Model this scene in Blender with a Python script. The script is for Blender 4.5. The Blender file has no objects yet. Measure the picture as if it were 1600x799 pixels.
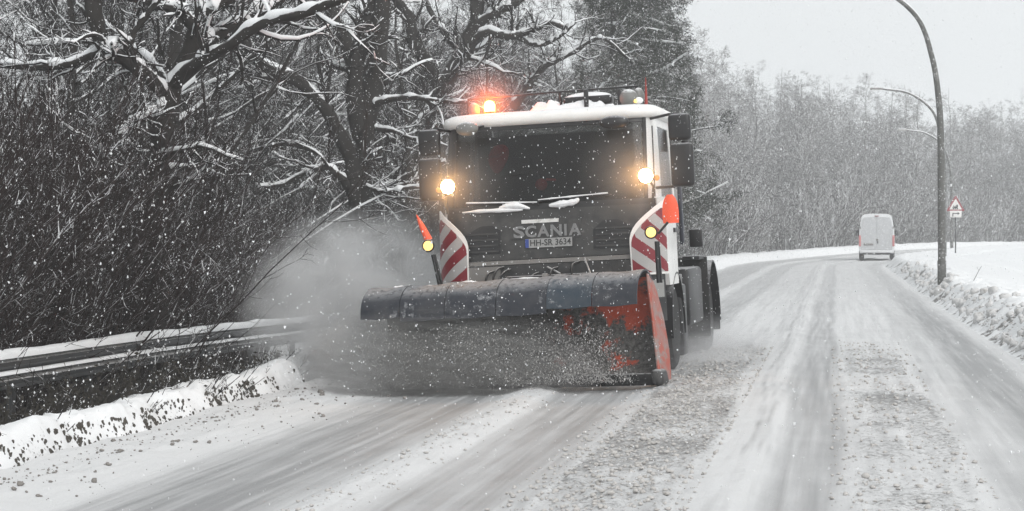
import bpy, bmesh, math, random
import numpy as np
from mathutils import Vector, Matrix

random.seed(7)
RNG = np.random.default_rng(7)
scene = bpy.context.scene
COL = scene.collection
rad = math.radians

# ------------------------------------------------------------------ camera
FPX, HORIZON, CAMZ = 3080.0, 362.0, 1.65          # focal length / horizon in photo pixels (1600 wide)
cam_d = bpy.data.cameras.new('camera')
cam = bpy.data.objects.new('camera', cam_d)
COL.objects.link(cam)
cam.location = (0, 0, CAMZ)
cam.rotation_euler = (rad(90), 0, 0)
cam_d.sensor_width = 36.0
cam_d.lens = 36.0 * FPX / 1600.0
cam_d.shift_y = -(399.5 - HORIZON) / 1600.0
cam_d.clip_start, cam_d.clip_end = 0.1, 3000
scene.camera = cam

# ------------------------------------------------------------------ world, sun, exposure
SUN_EL, SUN_ROT = rad(38), rad(150)
world = bpy.data.worlds.new('World'); scene.world = world
world.use_nodes = True
wn = world.node_tree.nodes; wl = world.node_tree.links
wn.clear()
w_out = wn.new('ShaderNodeOutputWorld'); w_bg = wn.new('ShaderNodeBackground')
w_sky = wn.new('ShaderNodeTexSky'); w_sky.sky_type = 'NISHITA'
w_sky.sun_disc = False; w_sky.sun_elevation = SUN_EL; w_sky.sun_rotation = SUN_ROT
w_sky.dust_density = 6.0; w_sky.air_density = 1.0
w_hs = wn.new('ShaderNodeHueSaturation'); w_hs.inputs['Saturation'].default_value = 0.07
w_mix = wn.new('ShaderNodeMix'); w_mix.data_type = 'RGBA'
w_mix.inputs['Factor'].default_value = 0.72
w_mix.inputs['B'].default_value = (7.3, 7.6, 7.75, 1)       # even cloud layer
wl.new(w_sky.outputs[0], w_hs.inputs['Color'])
wl.new(w_hs.outputs[0], w_mix.inputs['A'])
wl.new(w_mix.outputs['Result'], w_bg.inputs['Color'])
w_bg.inputs['Strength'].default_value = 0.11
wl.new(w_bg.outputs[0], w_out.inputs['Surface'])

sun_d = bpy.data.lights.new('sun', 'SUN'); sun_d.energy = 0.9; sun_d.angle = rad(35)
sun_d.color = (1.0, 0.97, 0.93)
sun = bpy.data.objects.new('sun', sun_d); COL.objects.link(sun)
# light comes from behind the camera, a little from the right
sun.rotation_euler = (rad(90) - SUN_EL, 0, rad(180) - SUN_ROT)

vs = scene.view_settings
vs.view_transform = 'Standard'; vs.look = 'None'; vs.gamma = 1.0; vs.use_curve_mapping = False
vs.exposure = 0.35
scene.render.engine = 'CYCLES'
cy = scene.cycles
cy.max_bounces = 6; cy.diffuse_bounces = 2; cy.glossy_bounces = 2; cy.transmission_bounces = 4
cy.volume_bounces = 2; cy.transparent_max_bounces = 8
cy.volume_step_rate = 0.4; cy.volume_max_steps = 200
cy.use_denoising = True
cy.sample_clamp_indirect = 4.0

# ------------------------------------------------------------------ helpers
def tag(o, label=None, cat=None, group=None, kind=None):
    if label: o['label'] = label
    if cat: o['category'] = cat
    if group: o['group'] = group
    if kind: o['kind'] = kind
    return o

def link(name, me, parent=None, mat=None):
    o = bpy.data.objects.new(name, me); COL.objects.link(o)
    if parent is not None: o.parent = parent
    if mat is not None:
        if len(me.materials) == 0: me.materials.append(mat)
    return o

def empty(name, loc=(0, 0, 0), rot=(0, 0, 0)):
    o = bpy.data.objects.new(name, None); COL.objects.link(o)
    o.location = loc; o.rotation_euler = rot; o.empty_display_size = 0.3
    return o

def np_mesh(name, V, F, smooth=True, attrs=None):
    """V (n,3) array, F (m,k) array of equal-sized polygons"""
    V = np.asarray(V, dtype=np.float32); F = np.asarray(F, dtype=np.int32)
    me = bpy.data.meshes.new(name)
    k = F.shape[1]; m = F.shape[0]
    me.vertices.add(len(V)); me.vertices.foreach_set('co', V.ravel())
    me.loops.add(m * k); me.loops.foreach_set('vertex_index', F.ravel())
    me.polygons.add(m)
    me.polygons.foreach_set('loop_start', np.arange(0, m * k, k, dtype=np.int32))
    me.polygons.foreach_set('loop_total', np.full(m, k, dtype=np.int32))
    me.polygons.foreach_set('use_smooth', np.full(m, bool(smooth)))
    if attrs:
        for an, av in attrs.items():
            a = me.attributes.new(an, 'FLOAT', 'POINT')
            a.data.foreach_set('value', np.asarray(av, dtype=np.float32).ravel())
    me.update(calc_edges=True)
    me.validate()
    return me

def grid_faces(nu, nv):
    i = np.arange(nu - 1)[:, None] * nv + np.arange(nv - 1)[None, :]
    return np.stack([i, i + nv, i + nv + 1, i + 1], -1).reshape(-1, 4)

class MB:
    """collects shapes (plain python lists) for one mesh object"""
    def __init__(s): s.v = []; s.f = []
    def add(s, v, f):
        b = len(s.v); s.v += [tuple(p) for p in v]; s.f += [tuple(b + i for i in q) for q in f]; return s
    def box(s, c, d, bev=0.0, rot=None, seg=2):
        bm = bmesh.new(); bmesh.ops.create_cube(bm, size=1.0)
        bmesh.ops.scale(bm, vec=d, verts=bm.verts)
        if bev > 0: bmesh.ops.bevel(bm, geom=bm.edges[:], offset=bev, segments=seg, affect='EDGES', profile=0.5)
        if rot is not None: bmesh.ops.rotate(bm, cent=(0, 0, 0), matrix=rot, verts=bm.verts)
        bmesh.ops.translate(bm, vec=c, verts=bm.verts)
        s.bm(bm); return s
    def bm(s, bm):
        bm.verts.index_update()
        s.add([v.co[:] for v in bm.verts], [[v.index for v in f.verts] for f in bm.faces]); bm.free(); return s
    def tube(s, pts, r, n=10, caps=True):
        pts = [Vector(p) for p in pts]; m = len(pts)
        rs = r if isinstance(r, (list, tuple)) else [r] * m
        V = []; F = []; ref = None
        for i, p in enumerate(pts):
            t = (pts[min(i + 1, m - 1)] - pts[max(i - 1, 0)]).normalized()
            if ref is None:
                a = Vector((0, 0, 1)) if abs(t.z) < .9 else Vector((1, 0, 0))
                ref = t.cross(a).normalized()
            ref = (ref - t * ref.dot(t)).normalized(); b = t.cross(ref)
            for k in range(n):
                an = 2 * math.pi * k / n
                V.append(p + (ref * math.cos(an) + b * math.sin(an)) * rs[i])
        for i in range(m - 1):
            for k in range(n):
                F.append((i * n + k, i * n + (k + 1) % n, (i + 1) * n + (k + 1) % n, (i + 1) * n + k))
        if caps:
            F.append(tuple(range(n - 1, -1, -1))); F.append(tuple((m - 1) * n + k for k in range(n)))
        return s.add(V, F)
    def lathe(s, prof, c=(0, 0, 0), axis='z', n=20):
        V = []; F = []; m = len(prof)
        for (r, h) in prof:
            for k in range(n):
                a = 2 * math.pi * k / n; x, y = r * math.cos(a), r * math.sin(a)
                p = {'z': (x, y, h), 'x': (h, x, y), 'y': (x, h, y)}[axis]
                V.append((p[0] + c[0], p[1] + c[1], p[2] + c[2]))
        for i in range(m - 1):
            for k in range(n):
                F.append((i * n + k, i * n + (k + 1) % n, (i + 1) * n + (k + 1) % n, (i + 1) * n + k))
        F.append(tuple(range(n - 1, -1, -1))); F.append(tuple((m - 1) * n + k for k in range(n)))
        return s.add(V, F)
    def prism(s, poly, fn, d0, d1):
        """poly 2-D points; fn(a,b,depth)->xyz; extruded from depth d0 to d1"""
        n = len(poly)
        V = [fn(a, b, d0) for a, b in poly] + [fn(a, b, d1) for a, b in poly]
        F = [tuple(range(n)), tuple(range(2 * n - 1, n - 1, -1))]
        for i in range(n): F.append((i, (i + 1) % n, n + (i + 1) % n, n + i))
        return s.add(V, F)
    def sheet(s, P, th):
        """P: grid [i][j] of points -> closed slab of thickness th (towards the back of the normals)"""
        nu, nv = len(P), len(P[0]); A = np.array([[tuple(q) for q in r] for r in P], float)
        du = np.gradient(A, axis=0); dv = np.gradient(A, axis=1)
        N = np.cross(du, dv); N /= (np.linalg.norm(N, axis=2, keepdims=True) + 1e-9)
        B = A - N * th
        V = np.concatenate([A.reshape(-1, 3), B.reshape(-1, 3)])
        f = grid_faces(nu, nv); k = nu * nv
        F = [tuple(q) for q in f] + [tuple(q[::-1] + k) for q in f]
        rim = [i * nv for i in range(nu)] + [(nu - 1) * nv + j for j in range(1, nv)] + \
              [i * nv + nv - 1 for i in range(nu - 2, -1, -1)] + [j for j in range(nv - 2, 0, -1)]
        for a, b in zip(rim, rim[1:] + rim[:1]): F.append((a, b, b + k, a + k))
        return s.add(V.tolist(), F)
    def xform(s, M):
        s.v = [tuple(M @ Vector(p)) for p in s.v]; return s
    def build(s, name, mat, parent=None, smooth=True, angle=35):
        me = bpy.data.meshes.new(name); me.from_pydata(s.v, [], s.f)
        me.validate(); me.update()
        bm = bmesh.new(); bm.from_mesh(me)
        bmesh.ops.recalc_face_normals(bm, faces=bm.faces); bm.to_mesh(me); bm.free()
        if smooth:
            me.polygons.foreach_set('use_smooth', [True] * len(me.polygons))
            me.set_sharp_from_angle(angle=rad(angle))
        return link(name, me, parent, mat)

def copy_tree(o, parent=None):
    c = o.copy(); COL.objects.link(c)
    if parent is not None: c.parent = parent
    for ch in list(o.children): copy_tree(ch, c)
    return c

# value noise -------------------------------------------------------
def vnoise(x, y, seed=0):
    xi = np.floor(x).astype(np.int64); yi = np.floor(y).astype(np.int64)
    xf = x - xi; yf = y - yi
    def h(a, b):
        n = (a * 374761393 + b * 668265263 + seed * 1442695041) & 0x7fffffff
        n = ((n ^ (n >> 13)) * 1274126177) & 0x7fffffff
        return ((n ^ (n >> 16)) & 0xffff) / 65535.0
    u = xf * xf * (3 - 2 * xf); v = yf * yf * (3 - 2 * yf)
    return (h(xi, yi) * (1 - u) + h(xi + 1, yi) * u) * (1 - v) + (h(xi, yi + 1) * (1 - u) + h(xi + 1, yi + 1) * u) * v
def fbm(x, y, oct=4, seed=0):
    s = 0; a = 0.5; t = 0
    for k in range(oct):
        s = s + a * vnoise(x * 2 ** k, y * 2 ** k, seed + k * 17); t += a; a *= .5
    return s / t
def sstep(a, b, x):
    t = np.clip((x - a) / (b - a), 0, 1); return t * t * (3 - 2 * t)

# road frame: u along the road, v to the right of the camera car ------
TH = rad(9.3); U0, RC = 90.0, 140.0
SN, CS = math.sin(TH), math.cos(TH)
C0 = np.array([U0 * SN, U0 * CS]); CC = C0 + RC * np.array([CS, -SN])
def road_xy(u, v):
    u = np.asarray(u, float); v = np.asarray(v, float); u, v = np.broadcast_arrays(u, v)
    x1 = u * SN + v * CS; y1 = u * CS - v * SN
    a = TH + (np.maximum(u, U0) - U0) / RC
    r = RC - v
    x2 = CC[0] - r * np.cos(a); y2 = CC[1] + r * np.sin(a)
    c = u > U0
    return np.where(c, x2, x1), np.where(c, y2, y1)
def road_uv(x, y):
    x = np.asarray(x, float); y = np.asarray(y, float)
    u1 = x * SN + y * CS; v1 = x * CS - y * SN
    dx = CC[0] - x; dy = y - CC[1]
    r = np.hypot(dx, dy); a = np.arctan2(dy, dx)
    u2 = U0 + (a - TH) * RC; v2 = RC - r
    c = (u1 > U0) & (u2 > U0)
    return np.where(c, u2, u1), np.where(c, v2, v1)
def rise(u): return 0.40 * sstep(108, 155, u)
def road_z(u, v):
    z = np.where(v < -.5, .06 - .04 * (-.5 - v), .06 - .02 * (v + .5))
    return z * sstep(110, 70, u) + rise(u)
def ground_z(u, v):
    """verge, ditch and field outside the road"""
    zr = road_z(u, np.clip(v, -6.2, 2.4))
    left = -.42 * sstep(-6.3, -7.3, v) * sstep(75, 45, u) + .5 * sstep(-9.5, -22, v)
    right = .42 * sstep(2.3, 3.6, v)
    return zr + left + right
def gz(x, y):
    u, v = road_uv(x, y); return float(ground_z(u, v))
def px(x, y, Z):
    return ((x - 800) / FPX * Z, Z, CAMZ - (y - HORIZON) / FPX * Z)

# ------------------------------------------------------------------ materials
def new_mat(name):
    m = bpy.data.materials.new(name); m.use_nodes = True
    nt = m.node_tree; nt.nodes.clear()
    out = nt.nodes.new('ShaderNodeOutputMaterial'); b = nt.nodes.new('ShaderNodeBsdfPrincipled')
    nt.links.new(b.outputs[0], out.inputs['Surface'])
    return m, nt, b, out
def nn(nt, t, **kw):
    n = nt.nodes.new(t)
    for k, v in kw.items():
        if k in n.inputs: n.inputs[k].default_value = v
        else: setattr(n, k, v)
    return n
def mixc(nt, fac, a, b):
    n = nt.nodes.new('ShaderNodeMix'); n.data_type = 'RGBA'
    for key, val in (('Factor', fac), ('A', a), ('B', b)):
        if hasattr(val, 'links') or isinstance(val, bpy.types.NodeSocket): nt.links.new(val, n.inputs[key])
        else: n.inputs[key].default_value = val if key == 'Factor' else (*val, 1)[:4]
    return n.outputs['Result']
def math_n(nt, op, a, b=None, clamp=False):
    n = nt.nodes.new('ShaderNodeMath'); n.operation = op; n.use_clamp = clamp
    for i, val in enumerate((a, b)):
        if val is None: continue
        if isinstance(val, bpy.types.NodeSocket): nt.links.new(val, n.inputs[i])
        else: n.inputs[i].default_value = val
    return n.outputs[0]
def ramp(nt, fac, lo, hi):
    n = nt.nodes.new('ShaderNodeMapRange'); n.inputs['From Min'].default_value = lo; n.inputs['From Max'].default_value = hi
    n.clamp = True; nt.links.new(fac, n.inputs['Value']); return n.outputs[0]
def noise(nt, scale, detail=4, vec=None, rough=.55):
    n = nt.nodes.new('ShaderNodeTexNoise'); n.inputs['Scale'].default_value = scale; n.inputs['Detail'].default_value = detail
    n.inputs['Roughness'].default_value = rough
    if vec is None:
        tc = nt.nodes.new('ShaderNodeTexCoord'); vec = tc.outputs['Object']
    nt.links.new(vec, n.inputs['Vector']); return n.outputs['Fac']
def bump(nt, b, h, strength=.3, dist=.02):
    n = nt.nodes.new('ShaderNodeBump'); n.inputs['Strength'].default_value = strength; n.inputs['Distance'].default_value = dist
    nt.links.new(h, n.inputs['Height']); nt.links.new(n.outputs[0], b.inputs['Normal'])

SNOWC = (.80, .81, .82)
def m_snow(name='snow', col=SNOWC, dirty=.0):
    m, nt, b, o = new_mat(name)
    f = noise(nt, 3.0, 6)
    c = mixc(nt, ramp(nt, f, .35, .7), tuple(x * .93 for x in col), col)
    if dirty:
        f2 = noise(nt, 14, 5); c = mixc(nt, ramp(nt, f2, .52, .75), c, (.30, .28, .26))
    nt.links.new(c, b.inputs['Base Color']); b.inputs['Roughness'].default_value = .75
    b.inputs['Subsurface Weight'].default_value = 0.0
    bump(nt, b, noise(nt, 25, 6), .35, .02)
    return m
def m_bark(name, c1, c2, snow_lo=.25, snow_hi=.6, patch=.45, ps=5):
    """bark; snow lying on faces that look up"""
    m, nt, b, o = new_mat(name)
    f = noise(nt, 9, 5)
    c = mixc(nt, f, c1, c2)
    g = nt.nodes.new('ShaderNodeNewGeometry'); sep = nt.nodes.new('ShaderNodeSeparateXYZ')
    nt.links.new(g.outputs['Normal'], sep.inputs[0])
    up = ramp(nt, sep.outputs['Z'], snow_lo, snow_hi)
    pn = ramp(nt, noise(nt, ps, 3), patch - .06, patch + .06)
    fac = math_n(nt, 'MULTIPLY', up, pn)
    c = mixc(nt, fac, c, (.78, .79, .80))
    nt.links.new(c, b.inputs['Base Color']); b.inputs['Roughness'].default_value = .85
    b.inputs['Specular IOR Level'].default_value = .2
    return m
def m_paint(name, col, rough=.45, dust=0.0, metal=0.0, dscale=30, var=.12, dustcol=(.74, .75, .76), grime=0.0, coat=0.0):
    """coloured surface with uneven tone, and frozen spray / snow stuck on it"""
    m, nt, b, o = new_mat(name)
    f = noise(nt, 4, 5)
    c = mixc(nt, f, tuple(x * (1 - var) for x in col), tuple(min(1, x * (1 + var)) for x in col))
    if grime:
        c = mixc(nt, math_n(nt, 'MULTIPLY', ramp(nt, noise(nt, 6, 6), .4, .7), grime), c, (.24, .225, .21))
    if dust:
        f1 = noise(nt, dscale, 6, rough=.7); f2 = noise(nt, 3.2, 3)
        s = math_n(nt, 'ADD', f1, math_n(nt, 'MULTIPLY', f2, .5))
        k = ramp(nt, s, 1.02 - dust * .5, 1.12 - dust * .45)
        g = nt.nodes.new('ShaderNodeNewGeometry'); sep = nt.nodes.new('ShaderNodeSeparateXYZ')
        nt.links.new(g.outputs['Normal'], sep.inputs[0])
        k2 = math_n(nt, 'MULTIPLY', ramp(nt, sep.outputs['Z'], .55, .9), ramp(nt, f1, .35, .5))
        k = math_n(nt, 'MAXIMUM', k, k2)
        c = mixc(nt, k, c, dustcol)
        rr = nt.nodes.new('ShaderNodeMapRange'); nt.links.new(k, rr.inputs['Value'])
        rr.inputs['To Min'].default_value = rough; rr.inputs['To Max'].default_value = .8
        nt.links.new(rr.outputs[0], b.inputs['Roughness'])
    else:
        b.inputs['Roughness'].default_value = rough
    nt.links.new(c, b.inputs['Base Color']); b.inputs['Metallic'].default_value = metal
    b.inputs['Coat Weight'].default_value = coat
    bump(nt, b, noise(nt, 40, 4), .08, .01)
    return m
def m_emit(name, col, strength, base=(.8, .8, .8)):
    m, nt, b, o = new_mat(name)
    b.inputs['Base Color'].default_value = (*base, 1)
    b.inputs['Emission Color'].default_value = (*col, 1); b.inputs['Emission Strength'].default_value = strength
    return m
def m_glass(name, tint=.42):
    m, nt, b, o = new_mat(name)
    nt.nodes.remove(b)
    tr = nn(nt, 'ShaderNodeBsdfTransparent'); tr.inputs[0].default_value = (tint, tint * 1.02, tint, 1)
    gl = nn(nt, 'ShaderNodeBsdfGlossy', Roughness=.08); gl.inputs[0].default_value = (.8, .82, .84, 1)
    fr = nn(nt, 'ShaderNodeFresnel', IOR=1.30)
    mx = nn(nt, 'ShaderNodeMixShader'); nt.links.new(fr.outputs[0], mx.inputs[0])
    nt.links.new(tr.outputs[0], mx.inputs[1]); nt.links.new(gl.outputs[0], mx.inputs[2])
    df = nn(nt, 'ShaderNodeBsdfDiffuse'); df.inputs[0].default_value = (.7, .71, .72, 1)
    k = math_n(nt, 'ADD', math_n(nt, 'MULTIPLY', ramp(nt, noise(nt, 34, 5, rough=.7), .69, .78), .6), .002)
    mx2 = nn(nt, 'ShaderNodeMixShader'); nt.links.new(k, mx2.inputs[0])
    nt.links.new(mx.outputs[0], mx2.inputs[1]); nt.links.new(df.outputs[0], mx2.inputs[2])
    nt.links.new(mx2.outputs[0], o.inputs['Surface'])
    return m

M = {}
M['snow'] = m_snow('snow')
M['snow_dirty'] = m_snow('dirty_snow', (.66, .65, .63), 1)
M['clod'] = m_snow('slush_clod', (.52, .50, .48), 1)
M['darkclod'] = m_snow('dark_clod', (.22, .205, .19), 1)
M['tuft'] = m_snow('frozen_grass', (.06, .052, .042), 0)
M['thrown'] = m_snow('thrown_snow', (.46, .45, .44), 1)
M['lump'] = m_snow('bank_lump', (.62, .615, .61), 1)
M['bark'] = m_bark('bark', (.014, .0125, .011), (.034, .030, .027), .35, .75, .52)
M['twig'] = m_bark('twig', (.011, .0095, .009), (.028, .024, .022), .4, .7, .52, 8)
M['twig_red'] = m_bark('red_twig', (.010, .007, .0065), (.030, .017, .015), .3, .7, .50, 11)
M['twig_far'] = m_bark('far_twig', (.055, .051, .049), (.12, .112, .108), -.2, .45, .38)  # far twigs paler than near ones: frost plus distance haze put into the colour
M['bark_far'] = m_bark('hazed_frosty_bark', (.07, .066, .063), (.15, .142, .138), -.1, .5, .40)  # frosted, and lightened further so the colour carries the haze of distance
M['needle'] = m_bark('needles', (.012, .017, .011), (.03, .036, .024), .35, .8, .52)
M['dry'] = m_bark('dry_stalks', (.016, .014, .011), (.050, .043, .034), .6, .9, .62)
M['white'] = m_paint('white_paint', (.80, .79, .77), .35, .12, coat=.2, grime=.10)
M['roofwhite'] = m_paint('roof_white', (.82, .80, .77), .35, .05, coat=.2)
M['grey'] = m_paint('grey_plastic', (.021, .0205, .020), .35, .22, grime=.16, dustcol=(.22, .215, .21))
M['greydark'] = m_paint('dark_grey_plastic', (.020, .020, .021), .5, .18, grime=.15, dustcol=(.3, .3, .3))
M['greylight'] = m_paint('dirty_light_panel', (.19, .18, .17), .5, .3, grime=.4, dustcol=(.5, .49, .48))
M['black'] = m_paint('black_plastic', (.005, .005, .006), .4, .06, dustcol=(.36, .36, .37))
M['rubber'] = m_paint('rubber', (.012, .012, .012), .8, .22, dustcol=(.34, .34, .34))
M['steel'] = m_paint('steel', (.30, .30, .30), .45, .25, metal=.6)
M['galv'] = m_paint('galvanised_steel', (.032, .034, .036), .5, .05, metal=.3, dustcol=(.5, .5, .5))
M['glass'] = m_glass('windshield_glass', .5)
M['orange'] = m_paint('orange_plow_steel', (.36, .058, .028), .5, .46, grime=1.0, dustcol=(.26, .25, .24), dscale=14)
M['plowdirty'] = m_paint('snow_caked_plow', (.40, .07, .03), .6, .62, grime=1.0, dustcol=(.30, .29, .28), dscale=12)
def m_blade():
    m, nt, b, o = new_mat('plow_blade_paint')
    tc = nt.nodes.new('ShaderNodeTexCoord'); sp = nt.nodes.new('ShaderNodeSeparateXYZ'); nt.links.new(tc.outputs['Object'], sp.inputs[0])
    n1 = noise(nt, 3.0, 5, tc.outputs['Object'], .6); n2 = noise(nt, 26, 6, tc.outputs['Object'], .7)
    g = ramp(nt, sp.outputs['X'], -.3, .75); h = ramp(nt, sp.outputs['Z'], .05, .85)
    k = math_n(nt, 'ADD', math_n(nt, 'MULTIPLY', g, .21), math_n(nt, 'MULTIPLY', h, .16))
    k = math_n(nt, 'ADD', k, math_n(nt, 'MULTIPLY', n1, .9))
    k = math_n(nt, 'ADD', k, math_n(nt, 'MULTIPLY', n2, .22))
    k = math_n(nt, 'SUBTRACT', k, math_n(nt, 'MULTIPLY', ramp(nt, sp.outputs['X'], 1.0, 1.25), .10))
    bare = ramp(nt, k, .865, .935)
    cake = mixc(nt, ramp(nt, n2, .35, .7), (.035, .033, .031), (.17, .165, .157))
    c = mixc(nt, bare, cake, (.46, .065, .025))
    nt.links.new(c, b.inputs['Base Color']); b.inputs['Roughness'].default_value = .75
    bump(nt, b, math_n(nt, 'SUBTRACT', n2, bare), .5, .03)
    return m
M['plow'] = m_blade()
M['blue'] = m_paint('blue_plow_rubber', (.011, .014, .023), .5, .38, grime=.12, dustcol=(.22, .225, .235), dscale=18)
M['bluefade'] = m_paint('faded_blue_rubber', (.016, .030, .046), .5, .34, grime=.12, dustcol=(.22, .225, .235), dscale=18)
M['redflag'] = m_paint('fluorescent_red', (.95, .115, .045), .5, .05)
M['bred'] = m_paint('reflective_red', (.20, .008, .017), .35, .10)
M['bwhite'] = m_paint('reflective_white', (.42, .41, .40), .35, .10, grime=.15)
M['interior'] = m_paint('cab_interior', (.010, .010, .011), .7)
M['seatblue'] = m_paint('seat_cloth', (.010, .013, .024), .8)
M['redcloth'] = m_paint('red_cloth', (.62, .025, .03), .8)
M['chrome'] = m_paint('badge_metal', (.20, .20, .20), .4, .25, metal=.2, dustcol=(.5, .5, .5))
M['plate'] = m_paint('plate_white', (.30, .30, .295), .4, .12, grime=.3)
M['plateblue'] = m_paint('plate_blue', (.02, .05, .25), .4)
M['ink'] = m_paint('plate_ink', (.012, .012, .012), .5)
M['lamp_hot'] = m_emit('lit_headlamp', (1.0, .52, .19), 170)
M['lamp_soft'] = m_emit('lit_marker', (1.0, .66, .20), 1.15, (.55, .38, .12))
M['beacon'] = m_emit('lit_beacon', (1.0, .14, .012), 170, (.9, .3, .05))
M['amber_off'] = m_paint('amber_plastic', (.75, .30, .06), .3)
M['visorlight'] = m_paint('clear_lens', (.88, .88, .88), .15)
M['lens'] = m_paint('headlight_lens', (.26, .26, .25), .2, .2)
M['red_lens'] = m_emit('lit_tail_lamp', (1.0, .25, .25), .08, (.45, .17, .17))
M['pole'] = m_paint('lamp_post_paint', (.085, .085, .078), .6, .38, dscale=40, dustcol=(.6, .6, .6))
M['vanwhite'] = m_paint('van_white', (.74, .75, .76), .4, .2)
M['vangrey'] = m_paint('van_dirty_panel', (.50, .51, .52), .5, .2)
M['signred'] = m_paint('sign_red', (.26, .035, .045), .5)
M['signwhite'] = m_paint('sign_white', (.72, .70, .68), .5)

# ------------------------------------------------------------------ setting: ground, road, banks
def attr_node(nt, name):
    a = nt.nodes.new('ShaderNodeAttribute'); a.attribute_name = name; return a.outputs['Fac']

def m_road():
    m, nt, b, o = new_mat('road_snow')
    sl = attr_node(nt, 'slush'); di = attr_node(nt, 'dirt')
    tc = nt.nodes.new('ShaderNodeTexCoord'); mp = nt.nodes.new('ShaderNodeMapping')
    nt.links.new(tc.outputs['Object'], mp.inputs[0])
    mp.inputs['Rotation'].default_value = (0, 0, TH)
    st = nt.nodes.new('ShaderNodeMapping'); st.inputs['Scale'].default_value = (14, .35, 1)
    nt.links.new(mp.outputs[0], st.inputs[0])
    streak = noise(nt, 1.0, 6, st.outputs[0], .65)
    fine = noise(nt, 22, 6, tc.outputs['Object'], .7)
    big = noise(nt, 1.3, 4, tc.outputs['Object'])
    s2 = math_n(nt, 'ADD', sl, math_n(nt, 'MULTIPLY', math_n(nt, 'SUBTRACT', streak, .5), .55))
    s2 = math_n(nt, 'ADD', s2, math_n(nt, 'MULTIPLY', math_n(nt, 'SUBTRACT', big, .5), .35))
    k = ramp(nt, s2, .12, .95)
    c = mixc(nt, k, (.64, .642, .645), (.29, .292, .296))
    d2 = math_n(nt, 'ADD', math_n(nt, 'SUBTRACT', di, 1.0), math_n(nt, 'MULTIPLY', fine, 1.25))
    kd = ramp(nt, d2, .30, .52)
    c = mixc(nt, math_n(nt, 'MULTIPLY', kd, .8), c, (.17, .166, .163))
    nt.links.new(c, b.inputs['Base Color'])
    rr = nt.nodes.new('ShaderNodeMapRange'); nt.links.new(k, rr.inputs['Value'])
    rr.inputs['To Min'].default_value = .8; rr.inputs['To Max'].default_value = .5
    nt.links.new(rr.outputs[0], b.inputs['Roughness'])
    b.inputs['Specular IOR Level'].default_value = .3
    h = math_n(nt, 'ADD', fine, math_n(nt, 'MULTIPLY', streak, .6))
    bump(nt, b, h, .5, .025)
    return m
M['road'] = m_road()

def band(v, a, b, s=.12):
    return sstep(a - s, a + s, v) * sstep(b + s, b - s, v)

# ground sheet (world grid, denser near the view)
def axis_pts(lo, hi, core_lo, core_hi, core_step, grow=1.18):
    pts = list(np.arange(core_lo, core_hi + 1e-6, core_step))
    s = core_step; x = core_hi
    while x < hi: s *= grow; x += s; pts.append(min(x, hi))
    s = core_step; x = core_lo; pre = []
    while x > lo: s *= grow; x -= s; pre.append(max(x, lo))
    return np.array(pre[::-1] + pts)
gx = axis_pts(-420, 520, -14, 50, .8); gy = axis_pts(-60, 620, 4, 230, .9)
GX, GY = np.meshgrid(gx, gy, indexing='ij')
GU, GV = road_uv(GX, GY)
GZ = ground_z(GU, GV)
off = (sstep(-6.4, -9, GV) + sstep(2.8, 5, GV))
GZ = GZ + off * (fbm(GX * .35, GY * .35, 4, 3) - .5) * .35
onroad = band(GV, -5.9, 2.2, .3)
GZ = GZ - .03 - .05 * onroad
me = np_mesh('ground', np.stack([GX, GY, GZ], -1).reshape(-1, 3), grid_faces(len(gx), len(gy))[:, ::-1])
ground = tag(link('ground', me, None, M['snow']), kind='structure')

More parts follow.
